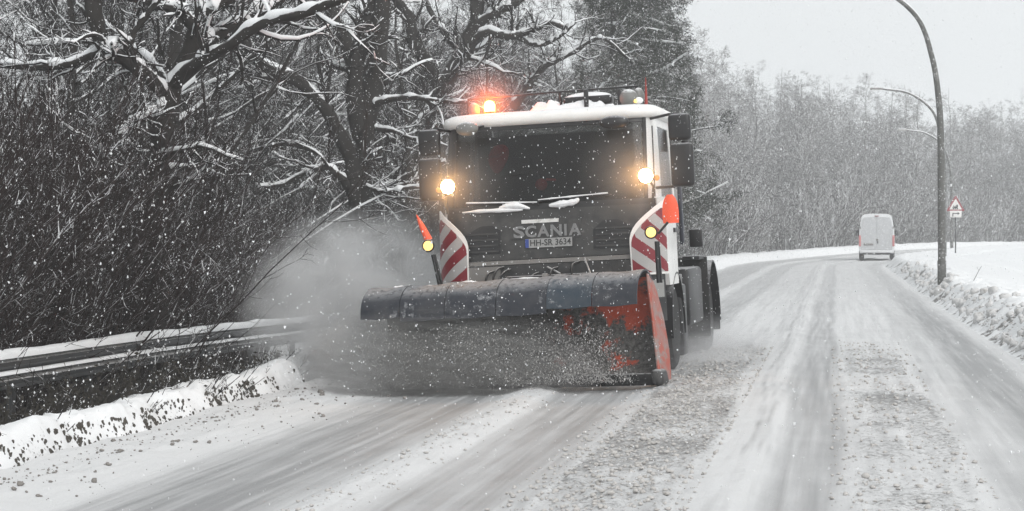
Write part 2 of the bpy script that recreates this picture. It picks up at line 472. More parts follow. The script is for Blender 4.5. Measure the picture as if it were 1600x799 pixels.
# road sheet
def road_height(U, V):
    wob = (fbm(U * .18, V * 0 + 3, 3, 5) - .5) * .25
    Vw = V + wob * sstep(60, 20, U)
    near = sstep(34, 25, U)
    z = road_z(U, V) + .012
    ridge = .05 * band(Vw, -3.25, -2.9, .15) + .035 * band(Vw, -.85, -.5, .12) + .02 * band(Vw, .95, 1.35, .15)
    cl1 = band(Vw, -1.85, -.9, .12) * near; cl2 = band(Vw, .05, .9, .12) * near
    shoulder = sstep(-4.95, -5.5, Vw)
    f = fbm(U * 5, V * 9, 4, 11); f2 = fbm(U * 14, V * 16, 3, 21)
    z = z + ridge * (.6 + .8 * f) + cl1 * (.015 + .07 * (f - .35) + .05 * (f2 - .4)) + cl2 * (.012 + .05 * (f - .4) + .03 * (f2 - .4))
    z = z + shoulder * (.03 + .07 * (fbm(U * 2.2, V * 4, 4, 31) - .35))
    tr = band(Vw, -4.8, -3.4, .2) + band(Vw, -2.75, -2.0, .15) + band(Vw, -.42, -.02, .08) + band(Vw, 1.45, 2.0, .15)
    z = z - .018 * tr + (fbm(U * .8, V * 24, 3, 41) - .5) * .018 * (1 - cl1) * (1 - cl2)
    # slush / dirt masks
    slush = .66 * band(Vw, -4.85, -3.4, .25) + .52 * band(Vw, -2.8, -1.95, .16) + .46 * band(Vw, -.45, 0, .06) \
        + .70 * band(Vw, 1.4, 2.05, .2) + .22 * band(Vw, .95, 1.4, .1) + .20 * (cl1 + .4 * cl2) + .16 * band(Vw, -4.5, 2.1, .3)
    slush = slush + .55 * (band(Vw, -.70, -.665, .02) + .6 * band(Vw, -.60, -.58, .015) + .5 * band(Vw, -.52, -.50, .012)) * (.3 + fbm(U * 1.5, V * 0, 2, 43))
    slush = slush + .5 * (fbm(U * .25, V * 11, 3, 44) - .5) * band(Vw, -4.5, 2.1, .2) + .45 * (fbm(U * .5, V * 34, 2, 45) - .5) * (tr + .3)
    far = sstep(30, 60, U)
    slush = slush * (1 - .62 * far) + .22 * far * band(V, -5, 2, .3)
    blot = fbm(U * 1.1, V * 2.2, 3, 46)
    dirt = cl1 * (.30 + .46 * blot) + cl2 * (.26 + .46 * blot) + .34 * band(Vw, -3.3, -2.85, .2) + shoulder * (.28 + .34 * fbm(U * 2, V * 5, 3, 47)) * band(V, -5.95, -5.0, .2) + .22 * (1 - shoulder)
    return z, slush, dirt
us = [7.0]
while us[-1] < 62: us.append(us[-1] + max(.045, us[-1] * .0042))
while us[-1] < 330: us.append(us[-1] + us[-1] * .016)
us = np.array(us)
vs_ = np.arange(-6.1, 2.45, .035)
UU, VV = np.meshgrid(us, vs_, indexing='ij')
ZZ, SL, DI = road_height(UU, VV)
XX, YY = road_xy(UU, VV)
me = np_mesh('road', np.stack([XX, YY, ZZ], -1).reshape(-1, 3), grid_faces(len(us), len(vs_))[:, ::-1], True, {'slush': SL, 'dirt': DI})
road = tag(link('road', me, None, M['road']), kind='structure')

def m_bank():
    m, nt, b, o = new_mat('bank_snow')
    di = attr_node(nt, 'dirt')
    fine = noise(nt, 16, 6, None, .7); c0 = noise(nt, 3, 4)
    c = mixc(nt, c0, (.74, .75, .76), (.82, .825, .83))
    d2 = math_n(nt, 'ADD', math_n(nt, 'SUBTRACT', di, 1.0), math_n(nt, 'MULTIPLY', fine, 1.3))
    c = mixc(nt, math_n(nt, 'MULTIPLY', ramp(nt, d2, .28, .42), .9), c, (.12, .11, .10))
    nt.links.new(c, b.inputs['Base Color']); b.inputs['Roughness'].default_value = .8
    bump(nt, b, noise(nt, 30, 6, None, .7), .4, .02)
    return m
M['bank'] = m_bank()
def strip(name, us, vs, zf, mat):
    U, V = np.meshgrid(us, vs, indexing='ij'); Z, D = zf(U, V); X, Y = road_xy(U, V)
    me = np_mesh(name, np.stack([X, Y, Z], -1).reshape(-1, 3), grid_faces(len(us), len(vs))[:, ::-1], True, {'dirt': D})
    return tag(link(name, me, None, mat), kind='structure')
def left_bank(U, V):
    edge = -6.12 + .16 * (fbm(U * .9, V * 0, 4, 51) - .5) * 2
    d = edge - V                                       # distance behind the front foot
    crest = .27 + .12 * (fbm(U * .8, V * .3, 3, 52) - .3)
    up = sstep(0, .26, d); down = sstep(.35, 1.35, d)
    z = road_z(U, V * 0 - 6.1) - .02 + crest * up - (crest + .40 * sstep(75, 45, U)) * down * sstep(-.1, .3, d)
    lump = (fbm(U * 6, V * 8, 4, 53) - .5)
    z = z + up * lump * .09 + (1 - up) * (fbm(U * 5, V * 6, 3, 54) - .5) * .05
    face = sstep(-.02, .06, d) * sstep(.30, .14, d)
    clump = sstep(.46, .62, fbm(U * 2.6, V * 7, 4, 55))
    D = face * (.16 + .40 * clump) + .26 * sstep(.05, -.1, d)
    return z, D
ub = np.array([9 + .05 * i for i in range(420)] + [30 + .6 * i for i in range(1, 100)])
strip('snow_bank', ub, np.arange(-7.6, -5.75, .035), left_bank, M['bank'])
def right_bank(U, V):
    d = V - (2.2 + .15 * (fbm(U * .5, V * 0, 3, 61) - .5))
    up = sstep(0, .75, d)
    lump = fbm(U * 2.2, V * 2.6, 4, 62) - .42
    f3 = fbm(U * 8, V * 9, 3, 63) - .5
    z = road_z(U, V * 0 + 2.3) + .46 * up + (sstep(0, .2, d) * sstep(2.2, 1.0, d)) * (.26 * lump + .08 * f3)
    z = z + (fbm(U * .4, V * .4, 3, 64) - .5) * .18 * sstep(1.2, 2.5, d) - .30 * sstep(3.4, 4.4, d)
    D = sstep(.0, .1, d) * sstep(1.25, .55, d) * (.40 + .42 * sstep(.1, -.08, lump)) + .25 * sstep(.1, -.1, d)
    return z, D
ur = np.array([12 + .07 * i for i in range(660)] + [58.2 + .5 * i for i in range(1, 260)])
strip('snow_bank', ur, np.concatenate([np.arange(1.95, 4.2, .045), np.arange(4.2, 7.2, .25)]), right_bank, M['bank'])
def far_bank(U, V):
    d = -5.2 - V
    z = road_z(U, V * 0 - 5.2) + .42 * sstep(-.2, .6, d) * sstep(58, 70, U) - .5 * sstep(1.4, 2.6, d) + (fbm(U * 1.5, V * 1.5, 3, 71) - .5) * .16
    return z - .03 * sstep(0, -.3, d), .15 + 0 * U
strip('snow_bank', np.arange(58, 300, .8), np.arange(-8.0, -4.9, .2), far_bank, M['bank'])

# clods of dirty snow -------------------------------------------------
def ico():
    t = (1 + 5 ** .5) / 2
    V = np.array([(-1, t, 0), (1, t, 0), (-1, -t, 0), (1, -t, 0), (0, -1, t), (0, 1, t), (0, -1, -t), (0, 1, -t), (t, 0, -1), (t, 0, 1), (-t, 0, -1), (-t, 0, 1)], float)
    V /= np.linalg.norm(V[0])
    F = np.array([(0, 11, 5), (0, 5, 1), (0, 1, 7), (0, 7, 10), (0, 10, 11), (1, 5, 9), (5, 11, 4), (11, 10, 2), (10, 7, 6), (7, 1, 8), (3, 9, 4), (3, 4, 2), (3, 2, 6), (3, 6, 8), (3, 8, 9), (4, 9, 5), (2, 4, 11), (6, 2, 10), (8, 6, 7), (9, 8, 1)])
    return V, F
ICV, ICF = ico()
OCV = np.array([(1, 0, 0), (-1, 0, 0), (0, 1, 0), (0, -1, 0), (0, 0, 1), (0, 0, -1)], float)
OCF = np.array([(0, 2, 4), (2, 1, 4), (1, 3, 4), (3, 0, 4), (2, 0, 5), (1, 2, 5), (3, 1, 5), (0, 3, 5)])
TEV = np.array([(1, 1, 1), (-1, -1, 1), (-1, 1, -1), (1, -1, -1)], float) * .75
TEF = np.array([(0, 2, 1), (0, 1, 3), (0, 3, 2), (1, 2, 3)])
def scatter_mesh(name, P, S, mat, base='ico', rng=RNG, jit=.35, stretch=None, smooth=False):
    BV, BF = {'ico': (ICV, ICF), 'oct': (OCV, OCF), 'tet': (TEV, TEF)}[base]
    n, k = len(P), len(BV)
    ang = rng.uniform(0, 2 * np.pi, n); c, s = np.cos(ang), np.sin(ang)
    V = BV[None] * (1 + jit * rng.uniform(-1, 1, (n, k, 1)))
    V = V * (rng.uniform(.65, 1.35, (n, 1, 3)) if stretch is None else stretch)
    x = V[..., 0] * c[:, None] - V[..., 1] * s[:, None]; y = V[..., 0] * s[:, None] + V[..., 1] * c[:, None]
    V = np.stack([x, y, V[..., 2]], -1) * np.asarray(S)[:, None, None] + np.asarray(P)[:, None, :]
    F = BF[None] + (np.arange(n) * k)[:, None, None]
    me = np_mesh(name, V.reshape(-1, 3), F.reshape(-1, 3), smooth)
    return link(name, me, None, mat)
def clods(name, n, urange, vfun, smin, smax, zf, mat, label, pw=3.0, sink=.2, smooth=True):
    u = urange[0] * (urange[1] / urange[0]) ** RNG.uniform(0, 1, n) ** .8
    v = vfun(u)
    x, y = road_xy(u, v); z = zf(u, v)
    s = smin + (smax - smin) * RNG.uniform(0, 1, n) ** pw
    o = scatter_mesh(name, np.stack([x, y, z + s * (1 - sink) * .5], -1), s, mat, stretch=RNG.uniform(.6, 1.2, (n, 1, 3)) * np.array([1, 1, .7]), smooth=smooth)
    return tag(o, label, 'snow', kind='stuff')
rz = lambda u, v: road_height(u, v)[0]
clods('snow_clods', 4200, (10, 27), lambda u: -1.38 + .5 * RNG.normal(0, .62, len(u)).clip(-1.3, 1.1), .005, .024, rz, M['clod'], 'grey clods of slush along the middle of the road')
clods('snow_clods', 1500, (10, 29), lambda u: .47 + RNG.uniform(-.5, .5, len(u)), .004, .026, rz, M['clod'], 'brownish clods on the white strip between the wheel tracks', 4)
def bank_tufts():
    rng = np.random.default_rng(88); P_, S_ = [], []
    for _ in range(75):
        u0 = 10.5 + 14 * rng.uniform() ** 1.0; n = int(rng.integers(6, 26)); w = rng.uniform(.05, .22)
        u = u0 + rng.normal(0, w, n); edge = -6.12 + .16 * (fbm(u * .9, u * 0, 4, 51) - .5) * 2
        v = edge - rng.uniform(.0, .17, n); x, y = road_xy(u, v); z = left_bank(u, v)[0]
        P_.append(np.stack([x, y, z], -1)); S_.append(rng.uniform(.006, .024, n))
    P_ = np.concatenate(P_); S_ = np.concatenate(S_)
    o = scatter_mesh('bank_tufts', P_, S_, M['tuft'], rng=rng, jit=.45, stretch=rng.uniform(.5, 1.0, (len(P_), 1, 3)) * np.array([1, 1, 1.7]), smooth=False)
    tag(o, 'dark tufts of frozen grass and dirt on the face of the left bank', 'grass', kind='stuff')
bank_tufts()
clods('snow_clods', 420, (10, 24), lambda u: -5.75 + RNG.normal(0, .12, len(u)), .004, .016, rz, M['darkclod'], 'line of fine dirt crumbs below the left bank', 3)
clods('snow_clods', 330, (10, 24), lambda u: -5.4 + RNG.normal(0, .35, len(u)), .005, .032, rz, M['darkclod'], 'dark clods on the snowy left road shoulder', 4)
clods('snow_clods', 500, (10, 24), lambda u: -3.05 + RNG.normal(0, .16, len(u)), .005, .022, rz, M['clod'], 'small clods on the snow ridge of the left lane', 4)
bm = bmesh.new(); bmesh.ops.create_icosphere(bm, subdivisions=2, radius=1.0); bm.verts.ensure_lookup_table()
IC2V = np.array([v.co[:] for v in bm.verts]); IC2F = np.array([[v.index for v in f.verts] for f in bm.faces]); bm.free()
def bank_blocks():
    rng = np.random.default_rng(99); n = 300
    u = 14 * (75 / 14) ** (rng.uniform(0, 1, n) ** .9); v = 2.38 + np.abs(rng.normal(0, .28, n)); x, y = road_xy(u, v); z = right_bank(u, v)[0]
    s_ = .025 + .085 * rng.uniform(0, 1, n) ** 2.2
    P_ = np.stack([x, y, z + s_ * .25], -1); k = len(IC2V)
    ph = rng.uniform(0, 6.28, (n, 1, 3)); q = IC2V[None]
    d = 1 + .22 * np.sin(q[..., :1] * 3.1 + ph[..., :1]) * np.sin(q[..., 1:2] * 2.7 + ph[..., 1:2]) + .16 * np.sin(q[..., 2:] * 5 + ph[..., 2:]) + .07 * rng.normal(0, 1, (n, k, 1))
    a = rng.uniform(0, 6.28, n); V = q * d * rng.uniform(.7, 1.3, (n, 1, 3))
    V = np.stack([V[..., 0] * np.cos(a)[:, None] - V[..., 1] * np.sin(a)[:, None], V[..., 0] * np.sin(a)[:, None] + V[..., 1] * np.cos(a)[:, None], V[..., 2]], -1)
    V = V * s_[:, None, None] + P_[:, None]
    F = IC2F[None] + (np.arange(n) * k)[:, None, None]
    o = link('snow_blocks', np_mesh('snow_blocks', V.reshape(-1, 3), F.reshape(-1, 3), True), None, M['lump'])
    tag(o, 'broken blocks of dirty snow piled on the right bank', 'snow', kind='stuff')
bank_blocks()
clods('snow_clods', 1500, (13, 60), lambda u: 2.35 + np.abs(RNG.normal(0, .30, len(u))), .008, .04, lambda u, v: right_bank(u, v)[0], M['lump'], 'crumbs of dirty snow along the foot of the right bank', 2.5)

# ------------------------------------------------------------------ vegetation
def norm(a): return a / (np.linalg.norm(a, axis=-1, keepdims=True) + 1e-9)
def tube_batch(P, R, sides):
    m, n, _ = P.shape
    T = norm(np.gradient(P, axis=1))
    B = np.cross(T, np.array([0, 0, 1.0]))
    bad = np.linalg.norm(B, axis=-1) < .15
    B[bad] = np.cross(T[bad], np.array([.3, 1.0, 0])); B = norm(B)
    Uv = np.cross(B, T)
    ph = np.pi / 2 - np.pi / sides
    a = ph + 2 * np.pi * np.arange(sides) / sides
    V = P[:, :, None, :] + R[:, :, None, None] * (np.cos(a)[None, None, :, None] * B[:, :, None, :] + np.sin(a)[None, None, :, None] * Uv[:, :, None, :])
    i = (np.arange(m)[:, None, None] * n + np.arange(n - 1)[None, :, None]) * sides
    k = np.arange(sides)[None, None, :]; k1 = (k + 1) % sides
    F = np.stack([i + k, i + sides + k, i + sides + k1, i + k1], -1).reshape(-1, 4)
    return V.reshape(-1, 3), F
def join(batches):
    V = []; F = []; b = 0
    for v, f in batches: V.append(v); F.append(f + b); b += len(v)
    return np.concatenate(V), np.concatenate(F)
def grow(P, R, nc, rng, t=(.2, 1.0), length=.5, lv=.35, ang=(25, 60), N=6, wig=.18, up=0.0, rfac=.55, rend=.25, rmin=.003, absl=None, taper_t=.5):
    m, n, _ = P.shape
    idx = np.repeat(np.arange(m), nc); M_ = len(idx)
    tt = rng.uniform(t[0], t[1], M_)
    f = tt * (n - 1); i0 = np.minimum(f.astype(int), n - 2); w = (f - i0)[:, None]
    p0 = P[idx, i0] * (1 - w) + P[idx, i0 + 1] * w
    r0 = R[idx, i0] * (1 - w[:, 0]) + R[idx, i0 + 1] * w[:, 0]
    T = norm(P[idx, i0 + 1] - P[idx, i0])
    rnd = norm(rng.normal(0, 1, (M_, 3))); perp = norm(np.cross(T, rnd))
    a = np.radians(rng.uniform(ang[0], ang[1], M_))[:, None]
    d = T * np.cos(a) + perp * np.sin(a)
    Lp = np.linalg.norm(np.diff(P, axis=1), axis=-1).sum(1)[idx] if absl is None else np.full(M_, absl)
    L = Lp * length * (1 - taper_t * tt) * rng.uniform(1 - lv, 1 + lv, M_)
    out = np.zeros((M_, N, 3)); out[:, 0] = p0; st = (L / (N - 1))[:, None]
    for j in range(1, N):
        d = norm(d + wig * rng.normal(0, 1, (M_, 3)) + np.array([0, 0, up]))
        out[:, j] = out[:, j - 1] + d * st
    rr = np.maximum(r0 * rfac, rmin)[:, None] * np.linspace(1, rend, N)[None]
    return out, np.maximum(rr, rmin * .55)
def snow_batch(P, R, rng, lo=.0, extra=.012, gap=.3, sides=5, h=.7):
    T = norm(np.gradient(P, axis=1)); hz = np.sqrt(np.clip(1 - T[..., 2] ** 2, 0, 1))
    def sm(a, n):
        for _ in range(n): a = np.concatenate([a[:, :1], (a[:, :-2] + a[:, 1:-1] + a[:, 2:]) / 3, a[:, -1:]], 1)
        return a
    ns = 2 if P.shape[1] > 20 else 1
    k = np.clip((hz - .35) / .45, 0, 1) * sm((rng.uniform(0, 1, R.shape) > gap * .5).astype(float), ns)
    r2 = (R * .82 + extra) * k * sm(rng.uniform(.15, 1.75, R.shape), ns)
    P2 = P.copy(); P2[..., 2] += R * h + extra * .4
    return tube_batch(P2, np.maximum(r2, .0005), sides)
def catmull(pts, n):
    pts = np.asarray(pts, float); m = len(pts)
    q = np.vstack([2 * pts[0] - pts[1], pts, 2 * pts[-1] - pts[-2]])
    t = np.linspace(0, m - 1, n); i = np.minimum(t.astype(int), m - 2); f = (t - i)[:, None]
    p0, p1, p2, p3 = q[i], q[i + 1], q[i + 2], q[i + 3]
    return .5 * ((2 * p1) + (-p0 + p2) * f + (2 * p0 - 5 * p1 + 4 * p2 - p3) * f ** 2 + (-p0 + 3 * p1 - 3 * p2 + p3) * f ** 3)

def assemble(root, trunk, crown, snow, mt, mc):
    v, f = join(trunk); link('trunk', np_mesh('trunk', v, f, True), root, mt)
    v, f = join(crown); tag(link('crown', np_mesh('crown', v, f, False), root, mc), kind='stuff')
    if snow:
        v, f = join(snow); tag(link('snow_load', np_mesh('snow_load', v, f, True), root, M['snow']), kind='stuff')

def generic_tree(name, seed, H, r0, nl=(14, 8, 7, 6), base=.12, lean=.05, droop=0.0, mt='bark', mc='twig', Ns=(12, 8, 6, 5, 4), spread=.42, snow=True, l1ang=(40, 80), tw=.0035):
    rng = np.random.default_rng(seed)
    root = empty(name)
    z = np.linspace(0, 1, Ns[0])
    wob = np.cumsum(rng.normal(0, 1, (Ns[0], 2)), 0) * .035 * H / Ns[0] ** .5
    P0 = np.stack([lean * H * z + wob[:, 0], wob[:, 1], z * H - .3], -1)[None]
    R0 = (r0 * (1 - .86 * z ** .9) * (1 + .35 * np.exp(-z * 18)))[None]
    P1, R1 = grow(P0, R0, nl[0], rng, (base, .97), spread, .3, l1ang, Ns[1], .17, .07, .5, .3, .012, taper_t=.55)
    P2, R2 = grow(P1, R1, nl[1], rng, (.15, 1), .5, .4, (25, 70), Ns[2], .2, .04 - droop * .5, .55, .35, .008)
    P3, R3 = grow(P2, R2, nl[2], rng, (.1, 1), .55, .4, (25, 70), Ns[3], .22, .02 - droop, .6, .4, .005)
    P4, R4 = grow(P3, R3, nl[3], rng, (.1, 1), .6, .4, (20, 65), Ns[4], .22, -droop * 1.6, .7, .5, tw)
    tr = [tube_batch(P0, R0, 9), tube_batch(P1, R1, 6)]
    cr = [tube_batch(P2, R2, 4), tube_batch(P3, R3, 3), tube_batch(P4, R4, 3)]
    sn = [snow_batch(P1, R1, rng), snow_batch(P2, R2, rng, extra=.004, sides=4, gap=.8)] if snow else None
    assemble(root, tr, cr, sn, M[mt], M[mc])
    return root

def traced_tree(name, Z, limbs, seed, dens=(10, 6, 5), twl=1.0, label='', group=None, root_px=None, snowx=.02):
    """limbs: list of [(px,py,dZ)...], r_start_m, r_end_m ; first limb = trunk. Built round its foot in metres"""
    rng = np.random.default_rng(seed)
    foot = np.array(px(limbs[0][0][0][0], limbs[0][0][0][1], Z)); foot[2] = gz(foot[0], foot[1]) - .1
    root = empty(name, tuple(foot))
    Ps, Rs = [], []
    for pts, ra, rb in limbs:
        w = np.array([px(p[0], p[1], Z + p[2]) for p in pts])
        if pts is limbs[0][0]: w[0, 2] = foot[2] - .2
        q = catmull(w - foot, 14)
        q[1:-1] += rng.normal(0, .25, (12, 3)) * ((ra + rb) * .22)
        Ps.append(q); Rs.append(np.linspace(ra, rb, 14) * (1 + .10 * rng.normal(0, 1, 14)))
    P0 = np.array(Ps); R0 = np.array(Rs)
    P1, R1 = grow(P0[1:], R0[1:], dens[0], rng, (.15, 1), .42 * twl, .5, (25, 75), 8, .2, .05, .42, .3, .010, taper_t=.3)
    Pt, Rt = grow(P0[:1], R0[:1], dens[0], rng, (.25, 1), .22 * twl, .5, (40, 85), 8, .2, .03, .3, .3, .010)
    P1 = np.concatenate([P1, Pt]); R1 = np.concatenate([R1, Rt])
    P2, R2 = grow(P1, R1, dens[1], rng, (.1, 1), .5, .4, (25, 70), 6, .22, .03, .55, .4, .006)
    P3, R3 = grow(P2, R2, dens[2], rng, (.1, 1), .55, .4, (25, 70), 4, .22, 0, .65, .5, .0035)
    tr = [tube_batch(P0[:1], R0[:1], 12)]
    v, f = join(tr); link('trunk', np_mesh('trunk', v, f, True), root, M['bark'])
    for k in range(1, len(P0)):
        v, f = tube_batch(P0[k:k + 1], R0[k:k + 1], 9); link('limb', np_mesh('limb', v, f, True), root, M['bark'])
    v, f = join([tube_batch(P1, R1, 5), tube_batch(P2, R2, 3), tube_batch(P3, R3, 3)])
    tag(link('crown', np_mesh('crown', v, f, False), root, M['twig']), kind='stuff')
    def fine(A, n=64): return np.array([catmull(a, n) for a in A])
    Pf = fine(P0); Rf = np.array([np.interp(np.linspace(0, 13, 64), np.arange(14), r) for r in R0])
    v, f = join([snow_batch(Pf, Rf, rng, extra=snowx, sides=7, gap=.5), snow_batch(P1, R1, rng, extra=.009), snow_batch(P2, R2, rng, extra=.004, sides=4, gap=.5)])
    tag(link('snow_load', np_mesh('snow_load', v, f, True), root, M['snow']), kind='stuff')
    return tag(root, label, 'tree', group)

# tree with thick snow-laden limbs at the left
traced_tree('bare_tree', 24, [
    ([(255, 560, 0), (243, 420, 0), (240, 330, 0), (252, 230, 0), (262, 160, 0), (285, 100, 0), (305, 55, 0), (318, 20, .2)], .15, .10),
    ([(262, 140, 0), (300, 105, -.3), (345, 80, -.6), (400, 42, -.8), (455, 25, -1), (505, 10, -1.2), (560, -20, -1.4)], .085, .05),
    ([(300, 72, 0), (345, 50, .3), (390, 28, .5), (440, -5, .8), (480, -30, 1)], .095, .06),
    ([(308, 45, 0), (285, 22, -.2), (250, 8, -.4), (215, 0, -.5), (170, -25, -.6)], .08, .05),
    ([(318, 20, 0), (350, 5, 0), (375, -20, 0), (390, -60, 0)], .08, .05),
    ([(258, 150, 0), (225, 112, -.4), (185, 85, -.6), (160, 68, -.7), (150, 30, -.7), (140, -20, -.7)], .085, .10),
    ([(190, 90, -.6), (205, 60, -.5), (225, 30, -.5), (255, -10, -.5)], .05, .03),
    ([(170, 75, -.6), (110, 100, -.5), (60, 105, -.3), (0, 102, 0), (-40, 95, 0)], .05, .03),
    ([(262, 165, 0), (215, 190, -.5), (170, 230, -.8), (140, 300, -1)], .06, .03),
    ([(268, 130, 0), (200, 68, .8), (120, 66, 1), (40, 70, 1.2)], .035, .02),
], 101, (9, 6, 5), 1.0, 'gnarled tree with thick limbs under heavy snow at the upper left', snowx=.022)
# forked tree in the middle left
traced_tree('bare_tree', 38, [
    ([(545, 480, 0), (548, 400, 0), (553, 330, 0), (560, 260, 0), (568, 190, 0), (582, 130, 0), (592, 70, 0), (597, 0, 0), (600, -60, 0)], 0.294, 0.159),
    ([(563, 215, 0), (556, 150, -.2), (553, 105, -.3), (540, 65, -.4), (522, 30, -.5), (505, -15, -.6)], 0.192, 0.110),
    ([(556, 115, -.2), (568, 60, 0), (580, 10, .1), (590, -40, .2)], 0.141, 0.098),
    ([(552, 255, 0), (530, 205, -.3), (500, 160, -.5), (465, 125, -.7), (425, 110, -.8), (395, 85, -1), (378, 50, -1), (360, 30, -1.1)], 0.154, 0.073),
    ([(550, 300, 0), (530, 275, -.3), (505, 262, -.5), (480, 270, -.6), (440, 288, -.8), (400, 293, -1)], 0.096, 0.037),
    ([(575, 170, 0), (600, 158, -.3), (640, 152, -.5), (685, 158, -.7), (735, 160, -.8)], 0.070, 0.037),
    ([(470, 128, -.7), (430, 125, -.3), (400, 118, 0), (370, 95, .2)], 0.077, 0.049),
    ([(500, 240, 0), (455, 225, .2), (400, 235, .4), (330, 260, .6), (300, 290, .8)], 0.058, 0.024),
    ([(585, 200, 0), (615, 205, -.2), (650, 218, -.4), (690, 215, -.5)], 0.051, 0.024),
    ([(560, 285, 0), (600, 300, -.4), (650, 292, -.6), (700, 300, -.8)], 0.045, 0.022),
], 102, (10, 6, 5), .9, 'dark forked tree standing behind the spray left of the plow truck', snowx=.018)
traced_tree('bare_tree', 49, [
    ([(684, 430, 0), (682, 300, 0), (680, 200, 0), (684, 150, 0), (705, 110, 0), (728, 75, 0), (742, 40, 0), (748, -20, 0)], 0.307, 0.171),
    ([(690, 140, 0), (668, 100, -.3), (650, 70, -.5), (640, 30, -.6), (620, 0, -.8), (600, -20, -.9)], 0.205, 0.098),
    ([(735, 70, 0), (760, 50, -.3), (795, 58, -.5), (830, 48, -.6), (860, 35, -.8), (885, 45, -1)], 0.128, 0.061),
    ([(742, 40, 0), (775, 20, -.2), (805, 5, -.3), (835, -20, -.4)], 0.128, 0.073),
    ([(700, 120, 0), (720, 90, .5), (700, 60, .8), (680, 30, 1), (660, -10, 1.2)], 0.115, 0.061),
    ([(800, 55, -.5), (840, 70, -.6), (870, 60, -.6), (900, 35, -.7)], 0.077, 0.037),
    ([(800, 170, .5), (830, 130, .5), (850, 105, .5), (875, 90, .4)], 0.115, 0.061),
    ([(850, 105, .5), (900, 80, .2), (940, 60, 0), (985, 95, -.1)], 0.064, 0.037),
], 103, (10, 6, 5), .9, 'tree with a snowy Y-shaped fork above the left roof beacon', snowx=.022)

protos = {}
def place(kind, x, y, s, rot, label, cat, group, zoff=0.0, tilt=0.0):
    pr = protos[kind]
    if not pr.get('used'): o = pr['root']; pr['used'] = True
    else: o = copy_tree(pr['root'])
    o.location = (x, y, gz(x, y) - .05 + zoff); o.scale = (s, s, s * RNG.uniform(.92, 1.08)); o.rotation_euler = (tilt * RNG.normal(), tilt * RNG.normal(), rot)
    tag(o, label, cat, group)
    return o
for k in range(3):
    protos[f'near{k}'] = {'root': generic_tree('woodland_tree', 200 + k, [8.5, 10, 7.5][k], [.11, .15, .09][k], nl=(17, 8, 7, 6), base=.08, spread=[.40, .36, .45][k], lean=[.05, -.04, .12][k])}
for k in range(4):
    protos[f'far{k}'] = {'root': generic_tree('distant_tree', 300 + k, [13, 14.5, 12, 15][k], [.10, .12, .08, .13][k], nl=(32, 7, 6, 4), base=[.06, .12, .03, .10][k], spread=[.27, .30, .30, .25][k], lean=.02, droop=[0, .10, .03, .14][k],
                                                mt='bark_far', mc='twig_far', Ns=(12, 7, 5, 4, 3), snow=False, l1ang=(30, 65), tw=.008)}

def shrub(name, seed, n, H, lean, mc, spread=.5, tw=.003, twigs=(9, 4), wig=.06, r=.011):
    rng = np.random.default_rng(seed); root = empty(name)
    N = 9; a = rng.uniform(0, 2 * np.pi, n); q = spread * rng.uniform(0, 1, n) ** .6
    P = np.zeros((n, N, 3)); P[:, 0] = np.stack([np.cos(a) * q, np.sin(a) * q, 0 * a - .1], -1)
    d = norm(np.stack([np.cos(a) * .22 + lean + rng.normal(0, .12, n), np.sin(a) * .22 + rng.normal(0, .12, n), np.ones(n)], -1))
    L = H * rng.uniform(.6, 1.1, n) / (N - 1)
    for j in range(1, N):
        d = norm(d + wig * rng.normal(0, 1, (n, 3)) + np.array([lean * .1, 0, -.01])); P[:, j] = P[:, j - 1] + d * L[:, None]
    R = r * rng.uniform(.6, 1.3, n)[:, None] * np.linspace(1, .35, N)[None]
    P1, R1 = grow(P, R, twigs[0], rng, (.2, 1), .28, .5, (15, 50), 5, .14, .06, .6, .5, tw)
    P2, R2 = grow(P1, R1, twigs[1], rng, (.1, 1), .5, .5, (20, 60), 4, .16, .02, .7, .6, tw * .8)
    v, f = tube_batch(P, R, 4); tag(link('stems', np_mesh('stems', v, f, True), root, M[mc]), kind='stuff')
    v, f = join([tube_batch(P1, R1, 3), tube_batch(P2, R2, 3)]); tag(link('twigs', np_mesh('twigs', v, f, False), root, M[mc]), kind='stuff')
    pool = np.concatenate([P1[:, 1:].reshape(-1, 3), P[:, 3:].reshape(-1, 3)]); c = pool[rng.integers(0, len(pool), 150)]
    o = scatter_mesh('snow_load', c + np.array([0, 0, .006]), rng.uniform(.004, .012, len(c)), M['snow'], base='oct', rng=rng); o.parent = root; o['kind'] = 'stuff'
    return root
for k in range(3):
    protos[f'shrub{k}'] = {'root': shrub('shrub', 400 + k, 46, [3.0, 2.6, 3.4][k], [.14, .20, .08][k], 'twig_red', .55, wig=.095)}
for k in range(2):
    protos[f'brush{k}'] = {'root': shrub('brushwood', 420 + k, 34, [2.8, 3.6][k], [.05, -.1][k], 'twig', .8, .0035, (10, 6), .12, .014)}
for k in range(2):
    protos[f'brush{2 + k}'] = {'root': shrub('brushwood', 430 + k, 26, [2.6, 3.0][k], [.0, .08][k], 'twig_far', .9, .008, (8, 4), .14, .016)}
protos['low'] = {'root': shrub('roadside_shrub', 440, 16, 1.15, .25, 'twig', .25, .0028, (6, 3), .10, .009)}

# reddish thicket right behind the guardrail
rg = np.random.default_rng(11)
i = 0
for row, vv in enumerate((-9.1, -9.9, -10.8, -11.8)):
    for u in np.arange(16.2 + row * .3, 31.5 + row * 2, .95):
        if row == 0 and u > 26: continue
        x, y = road_xy(u + rg.uniform(-.3, .3), vv + rg.uniform(-.3, .3)); x, y = float(x), float(y)
        if x < -.30 * y - 1.2: continue
        s = (1.35 if u < 25 else .95) * rg.uniform(.75, 1.12)
        place(f'shrub{i % 3}', x, y, s, rg.uniform(-.9, .9), 'leafless reddish-brown shrub in the dense thicket behind the guardrail', 'shrub', 'thicket behind the guardrail'); i += 1
